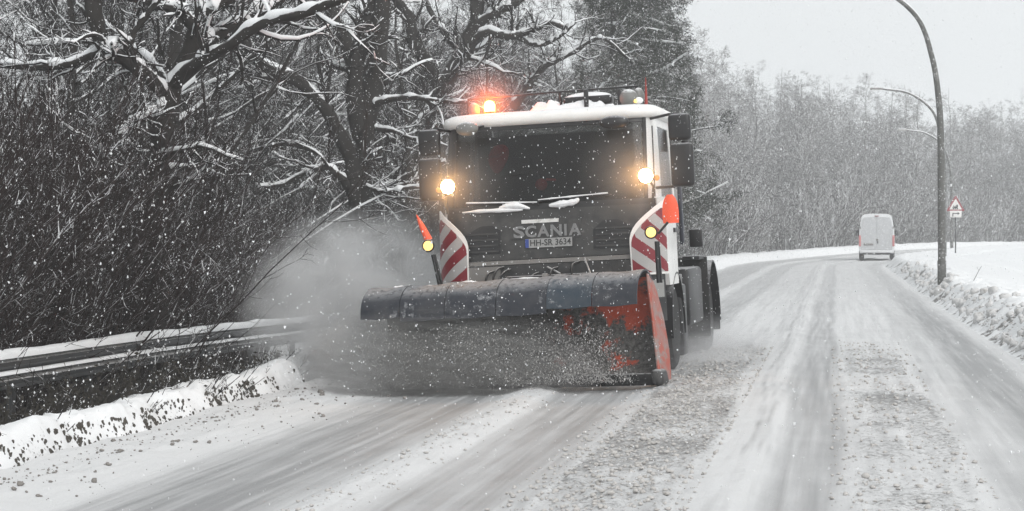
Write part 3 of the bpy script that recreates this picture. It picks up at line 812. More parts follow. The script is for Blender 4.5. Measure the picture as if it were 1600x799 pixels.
# brushwood and small trees of the wood
i = 0
for _ in range(900):
    u = rg.uniform(26, 88); v = -9.2 - abs(rg.normal(0, 8))
    x, y = [float(t) for t in road_xy(u, v)]
    pxx = 800 + x / y * FPX
    if abs(x) > .29 * y + 1.5 or i > 95 or (y < 42 and 460 < pxx < 760): continue
    place(f'brush{i % 2}', x, y, rg.uniform(.8, 1.35), rg.uniform(0, 6.28), 'snowy brushwood of the dark wood left of the road', 'shrub', 'undergrowth of the near wood'); i += 1
cnt = 0; taken = []
for _ in range(2500):
    u = rg.uniform(27, 92); v = -9.6 - abs(rg.normal(0, 9))
    x, y = [float(t) for t in road_xy(u, v)]
    pxx = 800 + x / y * FPX
    if abs(x) > .28 * y + 2 or cnt >= 88 or (y < 46 and 430 < pxx < 780): continue
    if any((x - a) ** 2 + (y - b) ** 2 < 2.2 for a, b in taken): continue
    taken.append((x, y))
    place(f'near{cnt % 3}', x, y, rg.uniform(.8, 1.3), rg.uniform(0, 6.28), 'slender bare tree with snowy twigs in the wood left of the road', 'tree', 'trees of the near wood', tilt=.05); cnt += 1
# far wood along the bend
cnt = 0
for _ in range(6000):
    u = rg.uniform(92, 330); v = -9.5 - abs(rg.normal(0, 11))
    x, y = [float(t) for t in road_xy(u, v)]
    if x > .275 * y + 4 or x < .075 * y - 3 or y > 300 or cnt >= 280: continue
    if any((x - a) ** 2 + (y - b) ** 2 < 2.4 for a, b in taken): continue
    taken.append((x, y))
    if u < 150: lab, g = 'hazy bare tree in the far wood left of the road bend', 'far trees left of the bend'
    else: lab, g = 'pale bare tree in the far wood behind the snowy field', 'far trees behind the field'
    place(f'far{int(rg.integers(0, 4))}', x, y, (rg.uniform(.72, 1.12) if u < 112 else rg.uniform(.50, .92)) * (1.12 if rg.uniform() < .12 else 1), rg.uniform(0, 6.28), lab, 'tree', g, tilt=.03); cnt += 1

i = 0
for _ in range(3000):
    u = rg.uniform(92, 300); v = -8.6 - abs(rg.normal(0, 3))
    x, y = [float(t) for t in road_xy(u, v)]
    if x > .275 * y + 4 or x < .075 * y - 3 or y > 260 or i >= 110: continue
    place(f'brush{2 + i % 2}', x, y, rg.uniform(1.1, 2.0), rg.uniform(0, 6.28), 'frosted and haze-tinted brushwood at the foot of the far wood along the bend', 'shrub', 'undergrowth of the far wood'); i += 1
# dark pine at the edge of the near wood, boughs reaching over the truck
def pine(name, seed, H, r0, nb, reach, base, label, loc, dens=60):
    rng = np.random.default_rng(seed); root = empty(name, loc)
    z = np.linspace(0, 1, 12)
    P0 = np.stack([.02 * H * z, .01 * H * np.sin(z * 4), z * H - .2], -1)[None]; R0 = (r0 * (1 - .8 * z))[None]
    P1, R1 = grow(P0, R0, nb, rng, (base, 1), 1.0, .25, (70, 105), 8, .12, -.03, .35, .2, .012, absl=reach, taper_t=.55)
    P2, R2 = grow(P1, R1, 9, rng, (.2, 1), .42, .4, (30, 60), 5, .16, -.06, .5, .4, .006)
    P3, R3 = grow(P2, R2, 4, rng, (.2, 1), .6, .4, (30, 60), 3, .16, -.10, .6, .4, .004)
    tips = np.concatenate([P2[:, 1:].reshape(-1, 3), P3.reshape(-1, 3)])
    c = np.repeat(tips, dens // 6, 0); c = c + rng.normal(0, .09, c.shape)
    d = norm(rng.normal(0, 1, c.shape) + np.array([0, 0, -.1])); w = norm(np.cross(d, rng.normal(0, 1, c.shape)))
    L = rng.uniform(.07, .15, (len(c), 1))
    V = np.stack([c - w * .013, c + d * L, c + w * .013, c - d * L * .4], 1)
    F = np.arange(len(c) * 4).reshape(-1, 4)
    v, f = join([tube_batch(P0, R0, 10), tube_batch(P1, R1, 5)]); link('trunk', np_mesh('trunk', v, f, True), root, M['bark'])
    v, f = join([tube_batch(P2, R2, 3), tube_batch(P3, R3, 3), (V.reshape(-1, 3), F)]); tag(link('crown', np_mesh('crown', v, f, False), root, M['needle']), kind='stuff')
    v, f = snow_batch(P1, R1, rng, extra=.03); 
    tag(link('snow_load', np_mesh('snow_load', v, f, True), root, M['snow']), kind='stuff')
    return tag(root, label, 'tree')
for (xx, ZZ_, H, reach, sd, lab) in ((950, 64, 14, 3.9, 501, 'dark pine with hanging boughs at the edge of the near wood'),
                                     (975, 80, 13, 3.4, 502, 'dense dark evergreen rising behind the truck roof')):
    X_ = (xx - 800) / FPX * ZZ_
    pine('pine_tree', sd, H, .2, 46, reach, .14, lab, (X_, ZZ_, gz(X_, ZZ_)))

pc = copy_tree(bpy.data.objects['pine_tree']); pc.location = ((1000 - 800) / FPX * 84, 84, 0); pc.rotation_euler = (0, 0, 2.1); pc.location.z = gz(pc.location.x, 84)
pc['label'] = 'farther dark pine beside the road right of the truck roof'
# undergrowth at the foot of the guardrail: dry stalks and leaves
def undergrowth():
    rng = np.random.default_rng(33); n = 1300
    u = rng.uniform(12.5, 24.5, n); v = -7.05 + rng.normal(0, .28, n); v = np.clip(v, -7.7, -6.62)
    x, y = road_xy(u, v); z = left_bank(u, v)[0]
    N = 5; P = np.zeros((n, N, 3)); P[:, 0] = np.stack([x, y, z - .03], -1)
    d = norm(np.stack([rng.normal(.15, .5, n), rng.normal(0, .5, n), np.ones(n)], -1)); L = rng.uniform(.12, .5, n)[:, None] * sstep(25, 17, u)[:, None] / (N - 1) + .02
    for j in range(1, N):
        d = norm(d + .22 * rng.normal(0, 1, (n, 3)) + np.array([0, 0, -.05])); P[:, j] = P[:, j - 1] + d * L
    R = .004 * rng.uniform(.6, 1.5, n)[:, None] * np.linspace(1, .5, N)[None]
    P1, R1 = grow(P, R, 4, rng, (.2, 1), .5, .5, (20, 80), 4, .2, 0, .7, .5, .002)
    c = P1[:, 1:].reshape(-1, 3); c = c[rng.uniform(0, 1, len(c)) < .5]; c = c + rng.normal(0, .015, c.shape)
    a = norm(rng.normal(0, 1, c.shape)); b = norm(np.cross(a, rng.normal(0, 1, c.shape))); s = rng.uniform(.012, .032, (len(c), 1))
    V = np.stack([c - a * s, c + b * s * .55, c + a * s, c - b * s * .55], 1)
    vv, ff = join([tube_batch(P, R, 3), tube_batch(P1, R1, 3), (V.reshape(-1, 3), np.arange(len(c) * 4).reshape(-1, 4))])
    return tag(link('undergrowth', np_mesh('undergrowth', vv, ff, False), None, M['dry']), 'dry stalks and withered leaves at the foot of the guardrail', 'undergrowth', kind='stuff')
undergrowth()
for ordn, (u, v, s) in zip(('leftmost', 'second', 'third', 'fourth', 'fifth', 'sixth', 'seventh', 'eighth', 'farthest'), ((15.8, -6.95, 1.0), (16.9, -7.0, .9), (18.1, -7.0, 1.15), (19.0, -6.9, 1.0), (19.8, -7.0, 1.2), (20.6, -6.9, 1.05), (21.6, -6.95, .9), (22.5, -6.9, .95), (23.8, -6.8, .8))):
    x, y = [float(t) for t in road_xy(u, v)]
    place('low', x, y, s, rg.uniform(-.6, .6), ordn + ' thin leafless shrub from the left in front of the guardrail', 'shrub', 'shrubs in front of the guardrail', zoff=.0)

# ------------------------------------------------------------------ guardrail
def guardrail():
    root = empty('guardrail', (*[float(t) for t in road_xy(20, -7.75)], -.4))
    inv = Matrix.Translation(-Vector(root.location))
    zt = .44
    prof = [(0, 0), (.02, -.02), (.075, -.05), (.08, -.085), (.02, -.125), (.0, -.155), (.02, -.185), (.08, -.225), (.075, -.26), (.02, -.29), (0, -.31)]
    for k, (ua, ub_) in enumerate(((9, 13), (13, 17), (17, 21), (21, 25), (25, 29), (29, 33), (33, 37), (37, 41))):
        P = []
        for u in np.linspace(ua, ub_ - .006, 6):
            dz = -.012 * (u - 20) + .02 * math.sin(u * .35)
            r = []
            for dv, dz_ in prof:
                x, y = road_xy(u, -7.75 + dv + .004 * (k % 2)); r.append((float(x), float(y), zt + dz + dz_))
            P.append(r)
        MB().sheet(P, .004).xform(inv).build('rail_beam', M['galv'], root)
        for us_ in (ua + 1.0, ua + 3.0):
            x, y = [float(t) for t in road_xy(us_, -7.85)]
            MB().box((x, y, zt - .55 - .012 * (us_ - 20)), (.06, .10, 1.05), .006, Matrix.Rotation(-TH, 3, 'Z')).xform(inv).build('post', M['galv'], root)
    # snow on the top edge and in the trough
    for (dv, dz0, w, h, nm) in ((.03, .0, .075, .085, 'snow_ridge'), (.045, -.155, .05, .035, 'trough_snow')):
        us__ = np.arange(9, 41, .12); V = []; ns = 9
        for u in us__:
            hh = h * (.75 + .5 * float(fbm(np.array(u * 1.2), np.array(dv), 3, 81))); bz = zt - .012 * (u - 20) + .02 * math.sin(u * .35) + dz0
            for j in range(ns):
                a = math.pi * j / (ns - 1); x, y = road_xy(u, -7.75 + dv + w * math.cos(a))
                V.append((float(x), float(y), bz - .012 + hh * math.sin(a) ** .7))
        me = np_mesh(nm, np.array(V) - np.array(root.location), grid_faces(len(us__), ns)); link(nm, me, root, M['snow'])
    return tag(root, 'galvanised steel guardrail capped with snow along the left verge', 'guardrail')
guardrail()

# ------------------------------------------------------------------ snow plow truck
# local frame: x to the truck's left (picture right), y backwards, z up; origin on the road under the front
T_LOC = Vector((.505, 22.0, -.02)); T_HEAD, T_ROLL = rad(-11.5), rad(-3.0)
truck = empty('snow_plow_truck', T_LOC, (0, T_ROLL, T_HEAD))
tag(truck, 'white snow plow truck with lit headlamps driving towards the viewer', 'truck')

W2, RCN = 1.245, .30                       # half width, front corner radius
S_F = W2 - RCN; S_A = S_F + RCN * math.pi / 2
def setback(z):
    if z < 1.40: return -.03
    if z < 1.95: return -.03 + .05 * (z - 1.4) / .55
    return .02 + .20 * (z - 1.95)
def tuck(z):                                # cab gets narrower towards the roof
    return .05 * max(0, z - 1.95)
def S(s, z, off=0.0):
    """point of the cab skin: s metres along the outline from the front centre, height z, off metres outwards"""
    sg = 1 if s >= 0 else -1; a = abs(s); w = W2 - tuck(z)
    sf = w - RCN; sa = sf + RCN * math.pi / 2
    bow = .05 * (1 - min(1, a / sa) ** 2)    # slightly bowed front
    if a <= sf: x, y, nx, ny = a, -bow, 0, -1
    elif a <= sa:
        t = (a - sf) / RCN; x = sf + RCN * math.sin(t); y = RCN - RCN * math.cos(t) - bow; nx, ny = math.sin(t), -math.cos(t)
    else: x, y, nx, ny = w, RCN + a - sa, 1, 0
    k = setback(z) * max(0.0, 1 - max(0, y - RCN) / 1.6)
    return Vector((sg * (x + nx * off), y + k + ny * off, z))
def patch(s0, s1, z0, z1, ns=12, nz=6, off=0.0, th=.025, zf=None):
    P = []
    for i in range(ns + 1):
        s = s0 + (s1 - s0) * i / ns; col = []
        for j in range(nz + 1):
            f = j / nz
            za, zb = (z0, z1) if zf is None else zf(s)
            col.append(S(s, za + (zb - za) * f, off))
        P.append(col)
    return MB().sheet(P, th)

# --- body of the cab
lower = patch(-1.24, 1.24, 1.38, 1.925, 40, 10, 0, .03).build('grille_panel', M['grey'], truck)
# badge shield and snow shelf above it
patch(-.44, .36, 1.60, 1.80, 12, 4, .014, .02).build('badge_plate', M['grey'], lower)
patch(-.30, .12, 1.775, 1.815, 8, 2, .03, .03).build('shelf_snow', M['snow_dirty'], lower)
for sg, (a, b) in ((-1, (.55, .97)), (1, (.50, 1.06))):
    s0, s1 = (-b, -a) if sg < 0 else (a, b)
    g = patch(s0, s1, 1.44, 1.77, 10, 6, .006, .02, zf=lambda s: (1.45, 1.60 + .17 * min(1, (1.08 - abs(s)) / .30) if abs(s) > .78 else 1.60 + .17 * min(1, (abs(s) - .42) / .2))).build('grille_opening', M['black'], lower)
    for j in range(4):
        z = 1.475 + j * .065
        patch(s0 + .03, s1 - .03, z, z + .018, 8, 1, .018, .014).build('grille_slat', M['greydark'], g)
# lower trim and bumper
patch(-1.22, 1.22, 1.325, 1.372, 30, 2, .012, .05).build('trim_strip', M['greylight'], truck)
bump_ = patch(-1.30, 1.30, .62, 1.315, 36, 6, .035, .06).build('bumper', M['greydark'], truck)
patch(-.98, -.56, 1.12, 1.31, 8, 4, .055, .03).build('bumper_flap', M['greylight'], bump_)
patch(.50, .95, 1.10, 1.31, 8, 4, .05, .03).build('bumper_flap', M['grey'], bump_)
for s0 in (-1.27, .97):
    hl = patch(s0, s0 + .30, .86, 1.10, 8, 4, .055, .04).build('headlight', M['greydark'], bump_)
    patch(s0 + .03, s0 + .27, .885, 1.075, 8, 4, .062, .02).build('lens', M['lens'], hl)
# plow mount in front of the bumper: frame, plate and hoses
mt = MB().box((0, -.22, .92), (.95, .12, .55), .02).box((0, -.34, 1.06), (.62, .14, .16), .02)
mt.tube([(-.35, -.25, .7), (-.35, -.75, .45)], .05).tube([(.35, -.25, .7), (.35, -.75, .45)], .05)
mount = mt.build('plow_mount', M['black'], truck)
for k, (x0, dx, zz) in enumerate(((-.62, .12, 1.26), (-.52, .05, 1.30), (-.44, -.1, 1.27), (.1, .2, 1.27), (.34, .18, 1.32), (-.12, -.3, 1.22))):
    MB().tube(catmull([(x0, -.10, zz), (x0 - .06, -.22, zz - .03), (x0 - .10 + dx * .3, -.3, zz - .16), (x0 + dx, -.34, zz - .30)], 12).tolist(), .013, 8).build('hose', M['rubber'], mount)
MB().tube([(-.02, -.14, 1.28), (.14, -.24, 1.20)], .010).build('mount_bar', M['steel'], mount)
MB().tube([(.40, -.12, 1.36), (.52, -.30, 1.08)], .010).build('mount_bar', M['steel'], mount)
MB().box((-.02, -.30, 1.14), (.06, .06, .14), .01).build('coupling', M['greylight'], mount)
# windscreen, pillars, cowl
patch(-1.235, 1.235, 1.925, 1.99, 36, 2, .0, .04).build('cowl', M['black'], truck)
patch(-1.10, 1.10, 1.985, 2.91, 30, 14, -.006, .006).build('windshield', M['glass'], truck)
patch(-1.12, 1.12, 2.85, 2.925, 30, 2, .004, .03).build('windshield_header', M['black'], truck)
for sg in (-1, 1):
    a, b = sorted((sg * 1.085, sg * 1.31))
    pl = patch(a, b, 1.985, 2.925, 6, 10, .006, .05).build('pillar', M['white'] if sg > 0 else M['greydark'], truck)  # left pillar coloured dark to stand for the mirror reflected in it
    a, b = sorted((sg * 1.085, sg * 1.125)); patch(a, b, 1.985, 2.90, 2, 8, .012, .02).build('pillar_seal', M['black'], pl)
    a, b = sorted((sg * 1.21, sg * 1.225)); patch(a, b, 2.0, 2.80, 2, 8, .011, .012).build('pillar_line', M['black'], pl)
    # door
    a, b = sorted((sg * 1.32, sg * 2.60))
    dr = patch(a, b, .95, 2.0, 14, 8, .0, .05, zf=lambda s: (1.22 if abs(s) < 1.75 else 1.0, 2.0)).build('door', M['white'], truck)
    patch(a, b, 2.80, 2.925, 10, 2, .0, .05).build('window_frame', M['white'], dr)
    for (c, d) in ((1.32, 1.38), (2.52, 2.60)):
        c, d = sorted((sg * c, sg * d)); patch(c, d, 2.0, 2.80, 2, 6, .0, .05).build('window_frame', M['white'], dr)
    a2, b2 = sorted((sg * 1.38, sg * 2.52)); patch(a2, b2, 2.0, 2.80, 10, 6, -.01, .006).build('window', M['glass'], dr)
    a2, b2 = sorted((sg * 2.30, sg * 2.48)); patch(a2, b2, 1.60, 1.65, 3, 1, .02, .02).build('handle', M['black'], dr)
    # corner deflector, arch and step under the door
    a, b = sorted((sg * 1.245, sg * 1.40))
    patch(a, b, 1.20, 1.98, 6, 6, .008, .03).build('corner_panel', M['white'], truck)
    for j in range(3):
        if sg > 0: patch(1.36, 1.44, 1.50 + j * .045, 1.512 + j * .045, 2, 1, .012, .01).build('side_mark', M['greydark'], truck)
    MB().box((sg * 1.12, 2.05, .55), (.22, .45, .85), .03).build('step_box', M['black'], truck)
# back wall and floor of the cab
MB().box((0, 1.88, 2.0), (2.36, .05, 1.75), .02).build('cab_back', M['interior'], truck)
MB().box((0, .98, 1.10), (2.30, 1.75, .06), .01).build('cab_floor', M['interior'], truck)
# roof with a soft visor edge
rf = []
for (z, ins) in ((2.92, 0.0), (2.93, -.035), (2.955, -.045), (2.99, -.03), (3.015, .03), (3.027, .14), (3.033, .45)):
    ring = []
    for i in range(61):
        s = -2.62 + 5.24 * i / 60; p = S(s, 2.92, -max(ins, -.05) if ins > 0 else -ins)
        if ins > .1: p.x *= 1 - (ins - .1) * .35
        ring.append((p.x, min(p.y, 1.9), z))
    rf.append(ring)
R_ = MB().sheet(rf, .03)
roof_top = [(p[0], p[1], 3.0335) for p in rf[-1]]
R_.add(roof_top, [tuple(range(len(roof_top)))])
roof = R_.build('roof', M['roofwhite'], truck, True, 50)
for s0 in (-1.03, .70):
    patch(s0, s0 + .22, 2.932, 2.962, 4, 2, .055, .02).build('marker_light', M['visorlight'], roof)
# snow lying on the roof
def blanket(xs, ys, zf, name, parent, mat):
    X, Y = np.meshgrid(xs, ys, indexing='ij'); Z = zf(X, Y)
    return link(name, np_mesh(name, np.stack([X, Y, Z], -1).reshape(-1, 3), grid_faces(len(xs), len(ys))), parent, mat)
def roofsnow(X, Y):
    e = np.minimum(np.minimum(sstep(-.62, -.30, X), sstep(.80, .55, X)), np.minimum(sstep(.40, .48, Y), sstep(1.75, 1.5, Y)))
    return 3.07 + e * (.03 + .30 * (fbm(X * 5.2 + 5, Y * 5.0, 4, 91) - .30))
blanket(np.linspace(-.7, .85, 60), np.linspace(.32, 1.8, 50), roofsnow, 'roof_snow', roof, M['snow'])
# roof rail
rl = MB().tube([(-.98, .62, 3.31), (0, .58, 3.325), (1.0, .62, 3.335)], .013)
for x in (-.98, .1, .98): rl.tube([(x, .62, 3.07), (x, .60, 3.32)], .016)
rl.box((.42, .45, 3.20), (.05, .05, .24), .008).box((.80, .45, 3.19), (.04, .05, .22), .008)
rl.build('roof_rail', M['black'], roof)
# light bar in the middle, covered with snow
lb = MB().box((.42, .62, 3.205), (.56, .20, .10), .03, seg=3).build('light_bar', M['black'], roof)
blanket(np.linspace(.16, .69, 20), np.linspace(.52, .74, 10), lambda X, Y: 3.25 + .055 * np.clip(np.sin((X - .16) / .53 * np.pi), 0, 1) ** .5 * np.clip(np.sin((Y - .52) / .22 * np.pi), 0, 1) ** .5, 'bar_snow', lb, M['snow'])
# search light at the right end (grey round housings) and amber lamp
def ball(c, r, mat, name, parent, sx=1, sy=1, sz=1):
    bm = bmesh.new(); bmesh.ops.create_uvsphere(bm, u_segments=20, v_segments=12, radius=1)
    bmesh.ops.scale(bm, vec=(r * sx, r * sy, r * sz), verts=bm.verts); bmesh.ops.translate(bm, vec=c, verts=bm.verts)
    return MB().bm(bm).build(name, mat, parent, True, 80)
M['housing'] = m_paint('grey_housing', (.17, .17, .16), .45, .2)
ball((.90, .48, 3.19), .105, M['housing'], 'work_lamp', roof, 1.05, 1.2, 1)
ball((1.00, .60, 3.22), .085, M['housing'], 'work_lamp', roof, .8, 1.2, 1.1)
ball((1.015, .44, 3.155), .045, M['visorlight'], 'lamp_lens', roof, 1.2, .7, .9)
ball((.985, .41, 3.15), .022, M['lamp_soft'], 'indicator_lamp', roof)
MB().tube([(1.09, .52, 3.08), (1.10, .53, 3.42)], [.022, .004]).build('antenna', m_paint('red_antenna', (.30, .03, .02), .5), roof)
# beacon (lit) and its unlit neighbour on the left
bc = MB().lathe([(.075, 3.10), (.08, 3.13), (.07, 3.14)], (-.70, .42, 0), 'z').build('beacon_base', M['black'], roof)
MB().lathe([(.058, 3.14), (.062, 3.20), (.05, 3.245), (.02, 3.262)], (-.70, .42, 0), 'z').build('beacon_dome', M['beacon'], bc)
ball((-.90, .50, 3.17), .075, M['housing'], 'work_lamp', roof, .9, 1, 1.2)
MB().tube([(-.98, .55, 3.07), (-.98, .55, 3.28)], .014).build('lamp_stand', M['black'], roof)
for ch in roof.children:
    if not ch.name.startswith('marker_light'): ch.location.z -= .055
# visor mirror on the left, dark one on the right
ball((-.86, -.10, 2.87), .13, M['housing'], 'front_mirror', truck, 1.0, .55, .62)
MB().tube([(-.72, .1, 2.90), (-.78, -.08, 2.88)], .018).build('mirror_arm', M['black'], truck)
ball((.80, -.06, 2.84), .14, M['black'], 'front_mirror', truck, 1.2, .5, .55)
# --- lettering and number plate
def text_mesh(txt, size, mat, name, parent, s_c, z_c, off, width=None, extr=.004, bold=.0):
    cu = bpy.data.curves.new(name, 'FONT'); cu.body = txt; cu.size = size; cu.extrude = extr; cu.align_x = 'CENTER'; cu.align_y = 'CENTER'; cu.offset = bold
    cu.resolution_u = 3
    t = bpy.data.objects.new(name, cu); COL.objects.link(t)
    dg = bpy.context.evaluated_depsgraph_get(); me = bpy.data.meshes.new_from_object(t.evaluated_get(dg))
    bpy.data.objects.remove(t)
    xs = [v.co.x for v in me.vertices]; k = 1 if width is None else width / (max(xs) - min(xs))
    for v in me.vertices:
        v.co = S(s_c + v.co.x * k, z_c + v.co.y, off + v.co.z)
    me.name = name
    return link(name, me, parent, mat)
# letters, one part each
for ch, sc in zip('SCANIA', (-.335, -.20, -.055, .09, .195, .30)):
    text_mesh(ch, .175, M['chrome'], 'badge_letter', lower, sc, 1.675, .022, None if ch == 'I' else (.125 if ch != 'A' else .14), .006, .005)
pt = patch(-.265, .265, 1.50, 1.60, 8, 2, .025, .012).build('number_plate', M['plate'], truck)
patch(-.265, -.225, 1.502, 1.598, 2, 2, .0275, .002).build('plate_band', M['plateblue'], pt)
text_mesh('HH-SR 3634', .098, M['ink'], 'plate_text', pt, .02, 1.55, .028, .46, .001, .001)
# --- wipers with snow
for (a, za, b, zb) in ((-.95, 2.02, -.10, 1.985), (-.12, 2.01, .70, 2.045)):
    p = [S(a + (b - a) * t, za + (zb - za) * t + .012 * math.sin(t * 3.1), .02) for t in np.linspace(0, 1, 9)]
    wp = MB().tube(p, .010, 6).build('wiper', M['black'], truck)
    n = 26; rr = np.random.default_rng(5).uniform(.3, 1.3, n)
    q = [S(a + (b - a) * t, za + (zb - za) * t + .022, .03) for t in np.linspace(.02, .98, n)]
    MB().tube(q, [.009 * (.3 + 1.3 * float(fbm(np.array(k_ * .35), np.array(a), 3, 7))) for k_ in range(n)], 7).build('wiper_snow', M['snow'], wp)
def lump_row(pts, r, seed, name, parent, mat):
    rg_ = np.random.default_rng(seed); q = catmull(pts, 24)
    return MB().tube(q.tolist(), [r * k for k in np.abs(np.sin(np.linspace(.15, 3.0, 24))) ** .7 * (.45 + fbm(np.linspace(0, 5, 24), np.zeros(24) + seed, 3, seed))], 8).build(name, mat, parent)
lump_row([S(-.98, 1.935, .02), S(-.75, 1.94, .03), S(-.5, 1.935, .03), S(-.28, 1.93, .03)], .030, 3, 'cowl_snow', truck, M['snow'])
lump_row([S(-.55, 1.965, .02), S(-.36, 1.98, .03), S(-.2, 1.94, .03)], .040, 4, 'cowl_snow', truck, M['snow'])
lump_row([S(.02, 1.96, .02), S(.16, 1.97, .03), S(.30, 1.985, .03), S(.36, 2.02, .03)], .050, 6, 'cowl_snow', truck, M['snow'])
# --- inside the cab
MB().box((0, .42, 1.88), (2.2, .5, .22), .06).build('dashboard', M['interior'], truck)
for sx in (-.62, .62):
    st = MB().box((sx, 1.35, 1.62), (.52, .5, .16), .05).box((sx, 1.58, 2.02), (.50, .14, .75), .06, Matrix.Rotation(rad(-8), 3, 'X')).build('cab_seat', M['seatblue'], truck)
    MB().box((sx, 1.56, 2.50), (.30, .12, .22), .05).build('headrest', M['seatblue'], st)
MB().tube([(.62 + .22 * math.cos(t), .86 - .10 * math.sin(t), 2.03 + .16 * math.sin(t)) for t in np.linspace(0, 2 * math.pi, 25)], .016, 8).build('steering_wheel', M['interior'], truck)
bm = bmesh.new(); bmesh.ops.create_uvsphere(bm, u_segments=18, v_segments=12, radius=1)
bmesh.ops.scale(bm, vec=(.115, .05, .165), verts=bm.verts)
for v in bm.verts:
    v.co.x += .03 * v.co.z / .165; v.co.x *= 1 + .25 * v.co.z / .165; v.co.y += .012 * math.sin(v.co.x * 60)
bmesh.ops.translate(bm, vec=(-.60, .27, 2.53), verts=bm.verts)
MB().bm(bm).build('red_cloth', M['redcloth'], truck, True, 80)
bm = bmesh.new(); bmesh.ops.create_uvsphere(bm, u_segments=14, v_segments=10, radius=1)
bmesh.ops.scale(bm, vec=(.07, .05, .07), verts=bm.verts); bmesh.ops.rotate(bm, cent=(0, 0, 0), matrix=Matrix.Rotation(.6, 3, 'Y'), verts=bm.verts)
bmesh.ops.translate(bm, vec=(-.11, .24, 2.21), verts=bm.verts)
q = MB().bm(bm); q.box((-.0, .25, 2.26), (.12, .03, .03), .012, Matrix.Rotation(.1, 3, 'Y')); q.build('dashboard_toy', M['redcloth'], truck, True, 80)
# --- warning boards with red and white bands
def board(sg):
    # outline in (s,z): outer edge straight, inner edge curved
    so, si = 1.31, .90
    def inner(z):
        f = (z - 1.14) / (1.97 - 1.14); return si + .02 * (1 - f) + (so - si - .03) * max(0, (f - .45) / .55) ** 1.9
    def quad(a0, a1, z0, z1, off, th, skew=0.0, n=4, nz=6): pass
    N = 16; P = []
    for i in range(7):
        col = []
        for j in range(N + 1):
            z = 1.14 + .83 * j / N; a = inner(z); s = a + (so - a) * i / 6
            col.append(S(sg * s, z, .075))
        P.append(col)
    bd = MB().sheet(P if sg > 0 else P[::-1], .012).build('warning_board', M['roofwhite'], truck)
    fc = []
    for k in range(9):
        # diagonal band: outer end lower/higher
        z0 = .86 + k * .14
        red = k % 2 == 0
        P = []; N2 = 8; ok = False
        for i in range(N2 + 1):
            col = []
            for j in range(4):
                f = i / N2; zc = z0 + .14 * j / 3
                s = si + .03 + (so - si - .045) * f
                z = zc + .34 * (1 - f) - .02
                zmax = 1.87; z = min(max(z, 1.165), zmax)
                # clip against the curved inner edge
                a = inner(min(z + .05, 1.97)) + .018
                s = max(s, min(a, so - .02))
                col.append(S(sg * s, z, .0815))
            P.append(col)
        A = np.array([[tuple(q) for q in r] for r in P]); 
        if np.ptp(A[..., 2]) < .03: continue
        MB().sheet(P if sg > 0 else P[::-1], .003).build('red_band' if red else 'white_band', M['bred'] if red else M['bwhite'], bd)
    return bd
for sg in (-1, 1): board(sg)
# --- head lamps on brackets in front of the pillars
def round_lamp(c, r, mat_l, name, parent, depth=.09, ring='black'):
    h = MB().lathe([(r * .35, depth), (r * .8, depth * .7), (r * 1.08, .02), (r * 1.08, -.01), (r * .98, -.012)], c, 'y', 24).build(name, M[ring], parent)
    MB().lathe([(r * .96, .0), (r * .9, -.016), (r * .5, -.026), (r * .02, -.03)], c, 'y', 24).build('lens', mat_l, h)
    return h
for sg in (-1, 1):
    c = S(sg * 1.06, 2.23 if sg > 0 else 2.235, .16)
    lp = round_lamp(c, .085, M['lamp_hot'], 'headlamp', truck)
    MB().tube([c + Vector((0, .06, 0)), c + Vector((sg * .06, .12, -.12)), S(sg * 1.16, 1.93, .04)], .014).build('bracket', M['black'], lp)
    d = c + Vector((sg * .115, .03, -.03))
    ball(d, .032, M['amber_off'], 'indicator', lp)
# --- mirrors
for sg in (-1, 1):
    x = 1.445 if sg > 0 else -1.29
    for (z0, z1, dx) in ((2.60, 2.90, 0), (2.09, 2.575, .01)):
        mr = MB().box((x + sg * (.06 + dx), .10, (z0 + z1) / 2), (.25 + dx, .13, z1 - z0), .045, seg=3).build('mirror', M['black'], truck)
        MB().box((x + sg * (.06 + dx), .172, (z0 + z1) / 2), (.20, .012, z1 - z0 - .07), .004).build('mirror_glass', M['glass'], mr)
    MB().tube([S(sg * 1.2, 2.88, .0), (x - sg * .05, .08, 2.90), (x + sg * .06, .1, 2.89)], .016).build('mirror_arm', M['black'], truck)
    MB().tube([S(sg * 1.25, 2.10, .0), (x - sg * .03, .10, 2.10), (x, .1, 2.16)], .018).build('mirror_arm', M['black'], truck)
# --- chassis, wheels, fenders, spreader behind the cab
MB().box((0, 3.6, .78), (.85, 6.6, .24), .02).build('chassis', M['black'], truck)
def wheel(x, y, r=.50, w=.30):
    t = MB().lathe([(r * .58, -w / 2), (r * .9, -w / 2), (r, -w * .36), (r, w * .36), (r * .9, w / 2), (r * .58, w / 2)], (x, y, r), 'x', 28).build('wheel', M['rubber'], truck)
    MB().lathe([(r * .57, -w * .32), (r * .4, -w * .1), (.10, w * .1), (.10, w * .3), (.02, w * .3)], (x, y, r), 'x', 20).build('rim', M['greylight'], t)
for x in (-1.05, 1.05): wheel(x, 1.30); wheel(x, 5.05, .50, .34); wheel(x * .7, 5.05, .5, .3)
def fender(x, y, w, r=.62, a0=-10, a1=190, name='fender'):
    P = [[(x - w / 2, y + r * math.cos(rad(a)), .5 + r * math.sin(rad(a))) for a in np.linspace(a0, a1, 17)], [(x + w / 2, y + r * math.cos(rad(a)), .5 + r * math.sin(rad(a))) for a in np.linspace(a0, a1, 17)]]
    return MB().sheet(P, .02).build(name, M['black'], truck)
